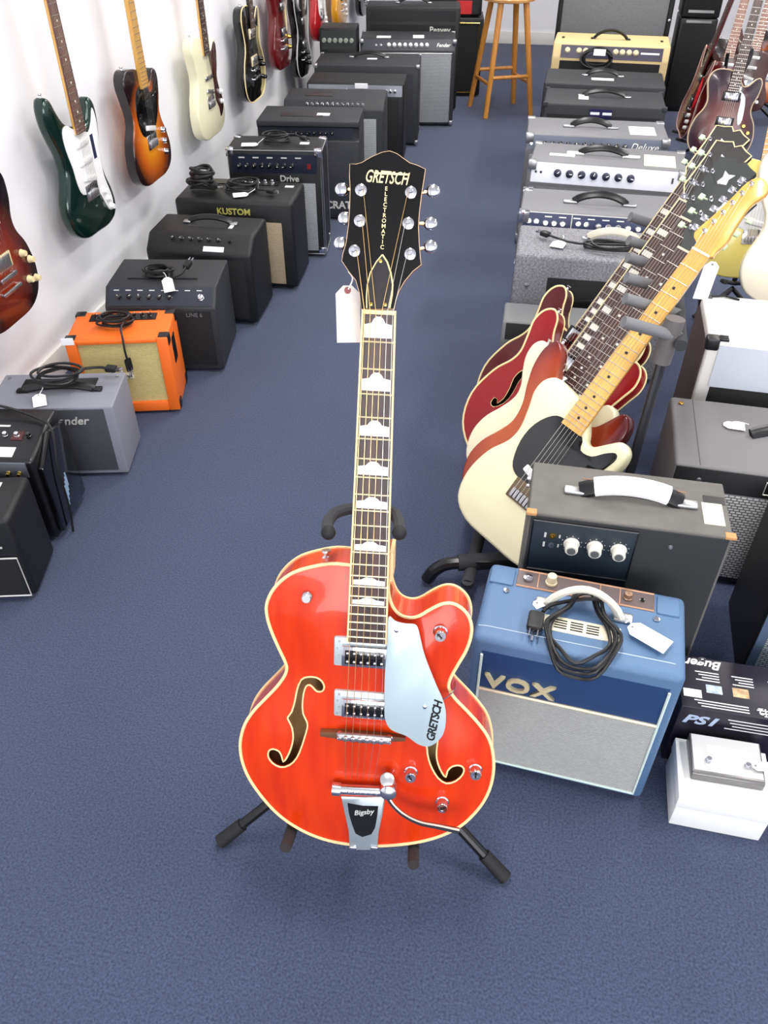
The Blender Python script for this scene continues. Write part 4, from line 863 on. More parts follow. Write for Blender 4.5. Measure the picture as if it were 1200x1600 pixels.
bm = NB(); plate(bm, hout, -.014, 0); hs = fin('headstock', bm, mat('black_headstock', (9, 7, 8), .22, spec=.3), G); hs.matrix_local = HM; hs['label'] = 'black headstock with cream lettering'
bm = NB(); tube(bm, [(x, y, -.001) for x, y in hout], .0009, 5, True); fin('headstock_binding', bm, mat('headstock_edge', (206, 176, 140), .3), hs)
bm = NB(); plate(bm, [(x*1.004, y) for x, y in hout], -.0165, -.0135); fin('headstock_back', bm, mat('red_stain', (150, 30, 20), .3, coat=.5), hs)
LET = mat('cream_lettering', (232, 216, 160), .4)
p0 = hp(555, 310); text('logo', 'GRETSCH', .0205, LET, hs, T(p0[0], p0[1], .0002) @ Matrix.Rotation(R(-2.5), 4, 'Z'), .0003, .25, .0002, 1.0, sx=.6)
a, b = hp(450, 262), hp(735, 274); bm = NB(); plate(bm, [a, b, (b[0], b[1]-.0022), (a[0], a[1]-.0022)], 0, .0006); fin('logo_bar', bm, LET, hs)
pa, pb = hp(552, 400), hp(518, 888)
for i, ch in enumerate('ELECTROMATIC'):
    t = i/11; text('lettering', ch, .0068, LET, hs, T(pa[0]+(pb[0]-pa[0])*t, pa[1]+(pb[1]-pa[1])*t, .0002), .0003, 0, .0001)
tp = [hp(*q) for q in ((520, 950), (470, 1010), (420, 1100), (395, 1200), (388, 1300), (390, 1395), (580, 1395), (600, 1290), (606, 1200), (590, 1100), (560, 1010))]
bm = NB(); plate(bm, tp, 0, .0014); tc_ = fin('truss_cover', bm, mat('dark_truss_cover', (34, 30, 32), .3), hs); bm = NB(); tube(bm, [(x, y, .0014) for x, y in tp[:6]], .0008, 5); tube(bm, [(x, y, .0014) for x, y in [tp[0]]+tp[:5:-1]], .0011, 5); fin('cover_edge', bm, LET, tc_)
for q in ((505, 1003), (425, 1362), (545, 1366)):
    c = hp(*q); obm('screw', shared('hscrew', lambda b: lathe(b, [(.0024, 0), (.0022, .001), (.001, .0014)], seg=10), GOLD, 'screw'), tc_, T(c[0], c[1], .0014))
posts = [(342, 412), (332, 668), (288, 918), (758, 432), (736, 690), (752, 945)]
hkn = [((250, 390), (175, 392)), ((245, 640), (200, 635)), ((205, 860), (165, 845)), ((845, 428), (940, 405)), ((820, 680), (918, 680)), ((830, 905), (918, 872))]
for i, q in enumerate(posts):
    c = hp(*q)
    def pb_(b): lathe(b, [(.0075, 0), (.0072, .002), (.005, .003), (.0032, .0032), (.0032, .012), (.0024, .013)], seg=16)
    t = obm('tuner', shared('tpost', pb_, CHROME, 'tuner'), hs, T(c[0], c[1], 0)); t['label'] = 'chrome tuning machine'
    a, b = hp(*hkn[i][0]), hp(*hkn[i][1]); d = V((b[0]-a[0], b[1]-a[1], -.004)); 
    bm = NB(); cyl(bm, (a[0]-c[0]-d.x*.6, a[1]-c[1], -.009), (b[0]-c[0], b[1]-c[1], -.009), .0022, seg=8); fin('tuner_shaft', bm, mat('bronze_shaft', (206, 160, 120), .3, 1), t)
    bm = NB(); bmesh.ops.create_uvsphere(bm, u_segments=14, v_segments=10, radius=1); bmesh.ops.transform(bm, matrix=T(b[0]-c[0], b[1]-c[1], -.009) @ Matrix.Diagonal((.0088, .0082, .0042, 1)), verts=bm.verts); fin('tuner_button', bm, CHROME, t)
# price tag from the headstock
hk = HW @ V((*hp(215, 1060), -.03)); P0 = onplane(543, 446, HW @ V((0, 0, -.02)), hZ)
price_tag(P0, onplane(545, 527, P0, gz)-P0, -CF, 'white price tag with red eyelet hanging from the orange guitar headstock', .072, .031, hk, eyelet=True, reach=.97, m=mat('aged_card', (228, 222, 212), .7), group=None)
# strings
SADDLE_Z = .036
sx = [gp(541+ (i*(606-541)/5), 1150, .03) for i in range(6)]
def smx(i): return (-.0265+.0106*i)
brc = gp(568, 1154, .03)
for i in range(6):
    a, b = board_at(NY-.001); nx = a[0]+.0042+(b[0]-a[0]-.0084)*i/5; r = (.00062, .00055, .00048, .0004, .00036, .00032)[i]
    pin = HM @ V((*[hp(*posts[j]) for j in (2, 1, 0, 3, 4, 5)][i], .007)); off = .0034*(1 if i < 3 else -1)
    bm = NB(); tube(bm, [(smx(i)*.82-.001, brc[1]-.074, .031), (brc[0]+smx(i), brc[1], SADDLE_Z), (nx, NY, FZ+.003), (pin.x+off, pin.y, pin.z)], r, 5); o = fin('string', bm, mat('bronze_string', (214, 178, 120), .3, 1) if i < 4 else STEEL, G)
# pickguard
pg_px = [(428, 58), (470, 84), (530, 100), (588, 104), (612, 128), (630, 200), (652, 290), (690, 392), (730, 490), (766, 570), (785, 640), (786, 720), (770, 790), (735, 836), (690, 864), (650, 866), (600, 846), (540, 802), (470, 776), (430, 748), (408, 700), (402, 650), (402, 520), (404, 420), (412, 330), (420, 200)]
GZ = .026
bm = NB(); plate(bm, sm2(crop(pg_px, 500, 950, 4, GZ), 3), GZ-.003, GZ, bev=.0008); pg = fin('pickguard', bm, mat('silver_pickguard', (186, 204, 210), .32, .25), G); pg['label'] = 'pale silver plastic pickguard'
c = gp(500+716/4, 950+708/4, GZ); text('pickguard_lettering', 'GRETSCH', .0175, BLACKP, pg, T(c[0], c[1], GZ+.0002) @ Matrix.Rotation(R(83), 4, 'Z'), .0002, .2, .0005, .9)
a, b = gp(500+694/4, 950+715/4, GZ), gp(500+706/4, 950+632/4, GZ); bm = NB(); plate(bm, [a, b, (b[0]+.001, b[1]), (a[0]+.001, a[1])], GZ, GZ+.0004); fin('lettering_bar', bm, BLACKP, pg)
for q in ((478, 140), (655, 618)):
    c = gp(500+q[0]/4, 950+q[1]/4, GZ); obm('screw', shared('pgs', lambda b: lathe(b, [(.0035, 0), (.003, .0015), (.001, .002)], seg=12), CHROME, 'screw'), pg, T(c[0], c[1], GZ))
a, b = gp(500+750/4, 950+575/4, .016), gp(500+832/4, 950+520/4, .006)
bm = NB(); tube(bm, [(a[0], a[1], GZ-.004), (b[0]-.004, b[1]-.002, .012), (b[0]+.002, b[1], 0), (b[0]+.002, b[1]+.004, -.012)], .0035, 8, flat=.4); fin('pickguard_bracket', bm, CHROME, pg)
# pickups
for nm, y0, y1 in (('neck', 994, 1043), ('bridge', 1077.5, 1122)):
    L0, L1 = gp(522, y0, .014), gp(607, y1+3, .014); k = 0
    rg = NB(); box(rg, L0[0], L1[0], L1[1], L0[1], .002, .0155, .003); ring = fin('pickup', rg, mat('satin_silver_ring', (196, 204, 206), .35, .35), G)
    ww, hh = L1[0]-L0[0], L0[1]-L1[1]; x0 = L0[0]+ww*.15; x1 = L1[0]-.001; yb, yt = L1[1]+hh*.08, L0[1]-hh*.22
    bm = NB(); box(bm, x0, x1, yb, yt, .012, .0225, .0025); fin('pickup_cover', bm, CHROME, ring)
    bm = NB(); box(bm, x0+.005, x1-.005, yb+.005, yt-.006, .02, .0232, .001); fin('pickup_insert', bm, BLACKG, ring)
    me = shared('pole', lambda b: lathe(b, [(.0021, 0), (.0019, .0016), (.001, .002)], seg=10), mat('pale_pole', (230, 228, 232), .2, .8), 'pole')
    for i in range(6):
        for v in (.2, .8): obm('pole', me, ring, T(x0+.009+(x1-x0-.018)*i/5, yb+.005+(yt-yb-.011)*v, .0232))
    for i in range(4):
        c = (L0[0]+.0055+(i % 2)*.0025, L1[1]+hh*(.14+.24*i)); obm('screw', shared('rgs', lambda b: lathe(b, [(.0018, 0), (.0015, .0008)], seg=8), NICKEL, 'screw'), ring, T(c[0], c[1], .0155))
# bridge
c0, c1 = gp(501, 1138, .014), gp(633, 1160, .014)
bm = NB(); prism = [(c0[0], c0[1]-.002), ((c0[0]+c1[0])/2-.035, c0[1]+.000), ((c0[0]+c1[0])/2+.04, c0[1]), (c1[0], c1[1]+.012), (c1[0], c1[1]+.006), ((c0[0]+c1[0])/2, c1[1]-.003), (c0[0], c0[1]-.010)]
plate(bm, prism, .008, .02); bb = fin('bridge_base', bm, wood('brown_bridge_base', (76, 44, 24), (110, 68, 38), .4, 'X'), G)
c0, c1 = gp(526, 1147, .03), gp(612, 1164, .03)
bm = NB(); yb = (c0[1]+c1[1])/2; box(bm, c0[0], c1[0], yb-.0065, yb+.0065, .022, .031, .004); brg = fin('bridge', bm, NICKEL, G)
for i in range(6): bm = NB(); box(bm, brc[0]+smx(i)-.0032, brc[0]+smx(i)+.0032, yb-.004, yb+.004, .03, .0345, .001); fin('saddle', bm, CHROME, brg)
for x in (c0[0]+.004, c1[0]-.004): bm = NB(); lathe(bm, [(.0052, .02), (.0052, .024), (.003, .025), (.003, .034), (.002, .035)], T(x, yb, 0), 14); fin('bridge_post', bm, CHROME, brg)
# vibrato tailpiece
def bp_(u, v, z): return gp(500+u/4, 950+v/4, z)
vb = [bp_(*q, .012) for q in ((132, 1175), (260, 1180), (402, 1178), (404, 1215), (390, 1300), (368, 1400), (358, 1500), (350, 1512), (195, 1512), (185, 1500), (178, 1400), (158, 1300), (138, 1215))]
bm = NB(); plate(bm, vb, .006, .0135, bev=.002); vt = fin('vibrato_tailpiece', bm, mat('cast_aluminium', (178, 188, 192), .3, .6), G); vt['label'] = 'cast vibrato tailpiece with black panel and spring arm'
ins = [bp_(*q, .0135) for q in ((172, 1218), (270, 1236), (364, 1238), (358, 1300), (345, 1370), (322, 1412), (265, 1430), (222, 1408), (200, 1350), (180, 1280))]
bm = NB(); plate(bm, ins, .0133, .0142); ip = fin('black_panel', bm, BLACKP, vt); c = bp_(272, 1278, .0145); text('panel_lettering', 'Bigsby', .0125, SILVERTXT, ip, T(c[0], c[1], .0143) @ Matrix.Rotation(R(12), 4, 'Z'), .0002, .3, .0002)
for u in (205, 338): c = bp_(u, 1500, .014); bm = NB(); box(bm, c[0]-.006, c[0]+.006, c[1]-.003, c[1]+.003, .012, .016, .001); fin('hinge_screw', bm, CHROME, vt)
a, b = bp_(82, 1130, .024), bp_(402, 1152, .024)
bm = NB(); cyl(bm, (a[0], a[1], .024), (b[0], b[1]+.002, .024), .0078, seg=18); cyl(bm, (a[0]-.001, a[1], .024), (a[0]+.012, a[1], .024), .0105, seg=18); fin('string_bar', bm, CHROME, vt)
for i in range(6): bm = NB(); lathe(bm, [(.0016, 0), (.0016, .003)], T(-.021+.0088*i+a[0]*.0+brc[0], (a[1]+b[1])/2+.002, .031), 8); fin('string_pin', bm, CHROME, vt)
s0, s1 = bp_(420, 1108, .022), bp_(420, 1030, .024)
prof = []
bm = NB(); lathe(bm, [(.0105, 0), (.0105, .004), (.0065, .006), (.0065, .02), (.0108, .022), (.0108, .03), (.007, .032)], T(s0[0], s0[1]-.001, .011) @ Matrix.Rotation(R(-42), 4, 'X'), 18); fin('spring_cup', bm, NICKEL, vt)
pv = bp_(428, 1135, .033); bm = NB(); lathe(bm, [(.006, -.022), (.0125, -.014), (.0145, 0), (.0125, .008), (.006, .012)], T(pv[0], pv[1], .034), 20); fin('arm_pivot', bm, CHROME, vt)
arm = [(bp_(*q, z)[0], bp_(*q, z)[1], z) for q, z in (((415, 1165), .037), ((450, 1225), .04), ((520, 1290), .044), ((620, 1340), .048), ((740, 1365), .05), ((866, 1392), .05))]
bm = NB(); sp = smooth_path(arm, 6); n = len(sp); tube(bm, sp, [.005+.003*(i/n) for i in range(n)], 10, flat=.55); ar = fin('vibrato_arm', bm, mat('reflection_tinted_chrome', (176, 166, 152), .22, 1.0), vt)  # chrome arm; the brownish reflection in it is put into its colour
# knobs, pins
def kn(px, py, nm='knob', r=.0098):
    c = gp(px, py, .012); z = topz(*c)
    def b(bm): lathe(bm, [(.0105, 0), (.0105, .002), (.0088, .003), (.0088, .0155), (.0078, .0172), (.004, .0172), (.0035, .0165)], seg=20)
    o = obm(nm, shared('gknob', b, CHROME, 'knob'), G, T(c[0], c[1], z)); 
    bm = NB(); plate(bm, [(-.001, -.004), (.001, -.004), (.001, .003), (.003, .003), (0, .007), (-.003, .003), (-.001, .003)], .0173, .0176); fin('knob_emblem', bm, BLACKP, o).rotation_euler = (0, 0, random.uniform(-1, 1))
for q in ((688, 990), (642, 1206), (743, 1207), (691, 1254)): kn(*q)
c = gp(480, 932, .008); z = topz(*c)
bm = NB(); lathe(bm, [(.0075, 0), (.007, .003), (.0045, .005), (.0045, .008), (.0075, .01), (.006, .012)], T(c[0], c[1], z), 18); fin('strap_knob', bm, NICKEL, G)
c = gp(510, 866, -.03); bm = NB(); lathe(bm, [(.0065, 0), (.004, .003), (.004, .007), (.007, .009), (.0068, .012)], T(c[0], min(y for x, y in [gp(510, 884, 0)])+.0, -.03) @ Matrix.Rotation(R(-90), 4, 'X'), 14); fin('strap_button', bm, CHROME, G)

# ------------------------------------------------------------------ its stand
BT = mat('black_tube_metal', (26, 26, 28), .35, .3); GI = GM
low = min(outline, key=lambda p: p[1])
S = thing('guitar_stand', 'black tubular guitar stand with foam-covered arms under the orange guitar', 'guitar stand', T(gO.x, .9, 0))
Si = S.matrix_world.inverted()
def sw(p): return Si @ V(p)
fL_, fR_ = onz(348, 1312, .012), onz(786, 1368, .014)
hub = GM @ V((0.0, -.02, -DEP-.06)); hub.z = max(.2, hub.z-.16); hub = V((gO.x+.0, hub.y+.03, .26))
yk = GM @ V((0, low[1]+.05, -DEP-.045))
nk = GM @ V((board_at(.285)[0][0]*.5+board_at(.285)[1][0]*.5, .285, -DEP-.02))
bm = NB(); tube(bm, [sw(hub-V((0, -.02, .09))), sw(yk+V((0, .02, .02))), sw(nk)], .011, 10); fin('post', bm, BT, S)
for f in (fL_, fR_):
    k = hub - V((0, 0, .06)); d = (f-k); bm = NB(); tube(bm, [sw(k), sw(k+d*.5+V((0, 0, .012))), sw(f)], .0095, 10); lg_ = fin('leg', bm, BT, S)
    bm = NB(); cyl(bm, sw(k+d*.86+V((0, 0, .003))), sw(f+d.normalized()*.006), .0125, .0135, 12); fin('foot_cap', bm, RUBBER, lg_)
rear = V((hub.x+.02, hub.y+.33, .012)); k = hub-V((0, 0, .06)); bm = NB(); tube(bm, [sw(k), sw(rear)], .0095, 10); lg_ = fin('leg', bm, BT, S); bm = NB(); cyl(bm, sw(k.lerp(rear, .88)), sw(rear), .0125, .0135, 12); fin('foot_cap', bm, RUBBER, lg_)
bm = NB(); lathe(bm, [(.018, -.05), (.02, -.045), (.02, .03), (.016, .035)], T(*sw(hub-V((0, 0, .05)))), 16); fin('collar', bm, BLACKP, S)
# cradle arms run forward under the body
low2 = lambda x: min((p[1] for p in outline if abs(p[0]-x) < .02 and p[1] < 0))
for px, py in ((459, 1318), (646, 1344)):
    q = gp(px, py-18, -.03); x = q[0]; yl = low2(x)-.0125
    p = [GM @ V((0, yl-.02, -DEP-.05)), GM @ V((x*.6, yl-.012, -DEP-.045)), GM @ V((x, yl, -DEP-.03)), GM @ V((x, yl, -.01)), GM @ V((x*1.02, yl+.0, .03))]
    bm = NB(); tube(bm, [sw(v) for v in smooth_path(p, 5)], .0095, 10); fin('cradle_arm', bm, mat('brown_black_foam', (44, 38, 38), .85), S)
# neck yoke
yc = gp(565, 800, -.06)
ypts = [(513, 832, .035), (512, 818, .01), (522, 803, -.018), (545, 795, -.03), (568, 794, -.032), (592, 795, -.03), (612, 800, -.018), (622, 813, .008), (624, 832, .035)]
pts = [sw(GM @ V((*gp(a, b, z), z))) for a, b, z in ypts]
bm = NB(); tube(bm, smooth_path(pts, 5), .0085, 10); yo = fin('neck_yoke', bm, FOAM, S)
for p in (pts[0], pts[-1]): bm = NB(); bmesh.ops.create_uvsphere(bm, u_segments=12, v_segments=8, radius=.0105); bmesh.ops.transform(bm, matrix=T(*p), verts=bm.verts); fin('yoke_tip', bm, RUBBER, yo)
bm = NB(); tube(bm, [sw(nk), sw(GM @ V((gp(568, 794, -.036)[0], .345, -.082))), sw(GM @ V((*gp(568, 794, -.036), -.036)))], .01, 10); fin('yoke_post', bm, BT, S)
print('GUITAR', 'scale', ln_, 'bridge z', gO.z, 'low', (GM @ V((0, low[1], -.03))), 'width', max(p[0] for p in outline)-min(p[0] for p in outline), 'feet', fL_, fR_, 'nut w', nr[0]-nl[0])

# ------------------------------------------------------------------ guitar kit for the other instruments
# local frame: bridge at the origin, +y up the neck, +x the treble side, +z out of the face
STRAT = [(0, -.135), (-.08, -.13), (-.135, -.1), (-.16, -.045), (-.155, .01), (-.13, .06), (-.115, .10), (-.12, .145), (-.14, .19), (-.157, .24), (-.158, .29), (-.14, .318), (-.115, .308), (-.095, .27), (-.07, .235), (-.04, .217), (-.01, .21), (.03, .2), (.05, .195), (.072, .205), (.09, .235), (.105, .262), (.125, .265), (.142, .24), (.145, .2), (.135, .15), (.118, .1), (.112, .06), (.12, .02), (.142, -.03), (.15, -.08), (.13, -.12), (.075, -.137)]
TELE = [(0, -.14), (-.09, -.137), (-.145, -.105), (-.163, -.04), (-.15, .03), (-.122, .08), (-.115, .12), (-.127, .17), (-.14, .21), (-.135, .245), (-.11, .265), (-.07, .262), (-.03, .255), (.0, .24), (.03, .205), (.042, .187), (.062, .187), (.085, .21), (.11, .232), (.135, .222), (.143, .19), (.132, .14), (.115, .1), (.118, .06), (.145, .01), (.163, -.05), (.147, -.107), (.09, -.137)]
LPAUL = [(0, -.14), (-.09, -.135), (-.145, -.1), (-.165, -.035), (-.15, .04), (-.12, .09), (-.112, .13), (-.125, .18), (-.135, .225), (-.12, .265), (-.085, .28), (-.03, .278), (.0, .26), (.03, .228), (.045, .212), (.07, .217), (.1, .25), (.12, .255), (.133, .23), (.13, .18), (.115, .13), (.12, .09), (.15, .04), (.165, -.035), (.145, -.1), (.09, -.135)]
_h = [(-.1, -.18), (-.175, -.13), (-.205, -.05), (-.188, .035), (-.16, .085), (-.152, .12), (-.162, .165), (-.172, .205), (-.163, .24), (-.138, .256), (-.115, .24), (-.1, .205), (-.078, .175), (-.045, .16)]
SEMI = [(0, -.19)] + _h + [(-x, y) for x, y in reversed(_h)]
_s = [(-.09, -.13), (-.15, -.09), (-.165, -.02), (-.14, .05), (-.125, .11), (-.135, .18), (-.15, .25), (-.145, .29), (-.125, .275), (-.105, .235), (-.08, .2), (-.04, .185)]
SG = [(0, -.135)] + _s + [(-x, y-.012) for x, y in reversed(_s)]
FGUARD_T = [(-.028, .2), (-.06, .19), (-.085, .15), (-.09, .1), (-.075, .05), (-.05, .03), (.0, .025), (.03, .03), (.08, .075), (.1, .12), (.118, .165), (.125, .195), (.115, .205), (.095, .19), (.075, .168), (.045, .165), (.03, .19)]
FGUARD_S = [(-.03, .205), (-.07, .225), (-.098, .21), (-.1, .16), (-.085, .1), (-.08, .05), (-.06, .01), (.0, .0), (.04, -.01), (.085, -.085), (.115, -.09), (.122, -.05), (.1, .02), (.1, .08), (.118, .15), (.125, .2), (.115, .235), (.09, .2), (.06, .175), (.03, .185)]
def cr(pts, n=4): return [(p.x, p.y) for p in smooth_path([(a, b, 0) for a, b in pts], n, True)]
def head_fender(S): return [(-.021, S), (-.024, S+.012), (-.042, S+.028), (-.03, S+.075), (-.02, S+.12), (-.012, S+.16), (.006, S+.178), (.03, S+.17), (.036, S+.15), (.024, S+.12), (.026, S+.07), (.03, S+.04), (.024, S+.015), (.021, S)]
def head_gibson(S): return [(-.021, S), (-.026, S+.02), (-.038, S+.035), (-.044, S+.12), (-.05, S+.165), (-.03, S+.17), (-.012, S+.178), (0, S+.168), (.012, S+.178), (.03, S+.17), (.05, S+.165), (.044, S+.12), (.038, S+.035), (.026, S+.02), (.021, S)]
def guitar(name, label, M, shape, bodym, t=.044, scale=.648, guard=None, guardm=WHITE, neckm=MAPLE, boardm=ROSE, headm=None, head='fender', binding=None, hw=CHROME, pick='single', npick=3, pickm=WHITE, knobs=((.075, -.02), (.09, -.05), (.1, -.08)), knobm=WHITE, dome=0, sidem=None, fholes=False, strings=False, frets='joined', nfr=21, boardend=None, inlay='dots', tunem=CHROME, group=None, endpin=False, headtilt=0, bev=.006, tail='hard', cat='guitar', bridgem=None):
    g = thing(name, label, cat, M, group); S = scale
    ol = cr(shape, 4); holes = []
    if fholes:
        hl = [(-.105, .085), (-.085, .095), (-.083, .08), (-.095, .075), (-.1, .05), (-.095, .015), (-.1, -.02), (-.12, -.045), (-.135, -.04), (-.135, -.022), (-.122, -.022), (-.118, -.03), (-.11, -.01), (-.112, .02), (-.12, .05), (-.115, .075)]
        holes = [cr(hl, 2), [(-x, y) for x, y in cr(hl, 2)]]
    if dome or holes:
        bm = NB(); plate(bm, ol, -.004, 0, holes, dome, .06, .02); fin('top', bm, bodym, g, 60)
        bm = NB(); strip(bm, ol, -t, -.001); fin('rim', bm, sidem or bodym, g, 60)
        bm = NB(); plate(bm, ol, -t-.003, -t, grid=.06); fin('back', bm, sidem or bodym, g)
        if holes: bm = NB(); plate(bm, [(x*.95, y*.95) for x, y in ol], -t+.002, -t+.004, grid=.06); fin('inner_back', bm, mat('dark_inside', (70, 46, 26), .8), g)
    else:
        bm = NB(); plate(bm, ol, -t, 0, bev=bev); fin('body', bm, bodym, g, 50)
        if sidem: bm = NB(); strip(bm, [(x*1.002, y*1.002) for x, y in ol], -t+bev, -bev); fin('rim', bm, sidem, g, 60)
    if binding:
        for z in ((0, -t) if dome else (0,)): bm = NB(); tube(bm, [(x, y, z) for x, y in ol], .0028, 5, True); fin('binding', bm, binding, g)
        for h in holes: bm = NB(); tube(bm, [(x, y, dome*.8) for x, y in h], .0012, 4, True); fin('f_hole_binding', bm, binding, g)
    tz = dome
    if guard: bm = NB(); plate(bm, cr(guard, 3), tz-.001, tz+.0025, bev=.0008); fin('pickguard', bm, guardm, g)
    BE = boardend or S-S*(1-2**(-(nfr+.45)/12)); w0, w1 = .0212, .0278; FZ2 = tz+.013
    bm = NB(); plate(bm, [(-w1, BE), (w1, BE), (w0, S), (-w0, S)], FZ2-.006, FZ2); fin('fingerboard', bm, boardm, g, smooth=False)
    bm = NB(); N = 8; rings = []
    for k in range(5):
        y = BE+(S-BE)*k/4; ww = w1+(w0-w1)*k/4; rings.append([bm.verts.new((-ww*math.cos(math.pi*i/N), y, FZ2-.006-.017*math.sin(math.pi*i/N)**.7)) for i in range(N+1)])
    for a, b in zip(rings, rings[1:]):
        for i in range(N): bm.faces.new((a[i], a[i+1], b[i+1], b[i]))
    bm.faces.new(rings[0]); bm.faces.new(rings[-1][::-1]); fin('neck', bm, neckm, g)
    if binding and frets == 'single':
        bm = NB()
        for q in (-1, 1): plate(bm, [(q*w1, BE), (q*w0, S), (q*(w0-.0022), S), (q*(w1-.0022), BE)], FZ2-.006, FZ2+.0004)
        fin('board_binding', bm, binding, g)
    FM = mat('fret_nickel', (214, 210, 200), .25, .9); bmj = NB()
    for n in range(1, nfr+1):
        y = S*2**(-n/12)
        if y < BE+.002: break
        ww = w0+(w1-w0)*(S-y)/(S-BE)
        if frets == 'single': obm('fret', shared(('fret', n, round(S, 3)), lambda b: cyl(b, (-ww, 0, 0), (ww, 0, 0), .0012, seg=5), FM, 'fret'), g, T(0, y, FZ2+.0004))
        else: cyl(bmj, (-ww, y, FZ2+.0004), (ww, y, FZ2+.0004), .0012, seg=4)
    if frets != 'single': fin('frets', bmj, FM, g)['kind'] = 'stuff'
    else: bmj.free()
    dm = mat('pearl_dot', (226, 224, 214), .3) if boardm is not MAPLE else mat('black_dot', (26, 22, 20), .4)
    if frets == 'single' or inlay == 'dots':
        for n in (3, 5, 7, 9, 12, 15, 17, 19):
            y = S*(2**(-n/12)+2**(-(n-1)/12))/2
            if y < BE: continue
            if inlay == 'dots': obm('inlay', shared(('dot', dm.name), lambda b: cyl(b, (0, 0, 0), (0, 0, .0006), .0034, seg=12), dm, 'inlay'), g, T(0, y, FZ2))
            else: obm('inlay', shared(('blk', dm.name), lambda b: box(b, -.0165, .0165, -.007, .007, 0, .0005), dm, 'inlay'), g, T(0, y, FZ2))
    bm = NB(); box(bm, -w0, w0, S-.001, S+.004, FZ2-.005, FZ2+.0015); fin('nut', bm, mat('bone_nut', (226, 216, 190), .5), g)
    # headstock
    hp_ = head_fender(0) if head == 'fender' else head_gibson(0)
    HMx = T(0, S+.003, FZ2-.009) @ Matrix.Rotation(R(-headtilt), 4, 'X')
    bm = NB(); plate(bm, cr(hp_, 3) if head == 'fender' else hp_, -.0135, 0, bev=.0015 if head == 'fender' else 0); hd = fin('headstock', bm, headm or neckm, g); hd.matrix_local = HMx
    if head == 'gibson' and binding: bm = NB(); tube(bm, [(x, y, 0) for x, y in hp_], .0018, 5, True); fin('headstock_binding', bm, binding, hd)
    if head == 'gibson': bm = NB(); plate(bm, [(-.012, .11), (0, .1), (.012, .11), (.008, .125), (.014, .14), (0, .135), (-.014, .14), (-.008, .125)], 0, .0005); fin('headstock_inlay', bm, mat('pearl_inlay', (226, 232, 226), .25), hd)
    pos = [(-.024+.0046*i, .04+.024*i) for i in range(6)] if head == 'fender' else [(q*(.03+.0035*i), .05+.038*i) for q in (-1, 1) for i in range(3)]
    pmesh = shared(('post', hw.name), lambda b: lathe(b, [(.0055, 0), (.005, .002), (.003, .0025), (.003, .01), (.002, .011)], seg=10), hw, 'tuner')
    for x, y in pos:
        tn = obm('tuner', pmesh, hd, T(x, y, 0)); q = -1 if x < 0 else 1
        bq = shared(('tbtn', tunem.name, q), lambda b: (cyl(b, (q*.004, 0, -.008), (q*.022, 0, -.008), .002, seg=6), box(b, min(q*.02, q*.034), max(q*.02, q*.034), -.0075, .0075, -.0115, -.0045, .003)), tunem, 'tuner_button')
        obm('tuner_button', bq, tn, T(0, 0, 0))
    # pickups
    if pick == 'single':
        ys = [.155, .1, .045][-npick:] if npick > 1 else [.05]
        for i, y in enumerate(ys):
            ang = -.22 if i == len(ys)-1 else 0
            me = shared(('sc', pickm.name), lambda b: box(b, -.041, .041, -.009, .009, 0, .007, .006), pickm, 'pickup'); obm('pickup', me, g, T(0, y, tz+.001) @ Matrix.Rotation(ang, 4, 'Z'))
    else:
        for y in (.16, .04):
            r_ = obm('pickup', shared(('hbr', 'x'), lambda b: box(b, -.045, .045, -.022, .022, 0, .005, .002), mat('cream_ring', (226, 212, 170), .4) if pick == 'humcream' else BLACKP, 'pickup') if pick != 'humcream' else shared(('hbr', 'c'), lambda b: box(b, -.045, .045, -.022, .022, 0, .005, .002), mat('cream_ring', (226, 212, 170), .4), 'pickup'), g, T(0, y, tz))
            obm('pickup_cover', shared(('hbc', hw.name), lambda b: box(b, -.034, .034, -.018, .018, .004, .01, .003), hw, 'pickup_cover'), r_, T(0, 0, 0))
    # bridge
    if tail == 'hard':
        bm = NB(); box(bm, -.041, .041, -.022, .03, tz, tz+.003, .001); br = fin('bridge', bm, bridgem or hw, g)
        me = shared('sad', lambda b: box(b, -.0045, .0045, -.013, .01, .003, .011, .002), NICKEL, 'saddle')
        for i in range(6): obm('saddle', me, br, T(-.0265+.0106*i, -.004, tz))
    else:
        bm = NB(); box(bm, -.04, .04, -.007, .007, tz+.006, tz+.014, .003); br = fin('bridge', bm, hw, g)
        bm = NB(); box(bm, -.047, .047, -.045, -.033, tz+.006, tz+.014, .004); fin('tailpiece', bm, hw, g)
        for q in (-.036, .036):
            for x_, y_ in ((q, 0), (q*1.15, -.039)): bm = NB(); cyl(bm, (x_, y_, tz-.002), (x_, y_, tz+.007), .0045, seg=10); fin('post', bm, hw, br)
    km = shared(('gk', knobm.name), lambda b: lathe(b, [(.0115, 0), (.0115, .002), (.01, .004), (.009, .014), (.008, .016)], seg=14), knobm, 'knob')
    for x, y in knobs: obm('knob', km, g, T(x, y, tz))
    if strings:
        for i in range(6):
            r = (.0007, .0006, .0005, .00045, .0004, .00036)[i]; p = HMx @ V((*(pos[i] if head == 'fender' else (pos[i] if i < 3 else pos[8-i])), .006))
            bm = NB(); tube(bm, [(-.0265+.0106*i, -.004, tz+.012), (-.0175+.007*i, S, FZ2+.002), tuple(p)], r, 4); fin('string', bm, STEEL, g)
    else:
        for i in range(6): bm = NB(); tube(bm, [(-.0265+.0106*i, -.004, tz+.012), (-.0175+.007*i, S, FZ2+.002)], .0006, 3); fin('string', bm, STEEL, g)
    ymax = max(y for x, y in ol)
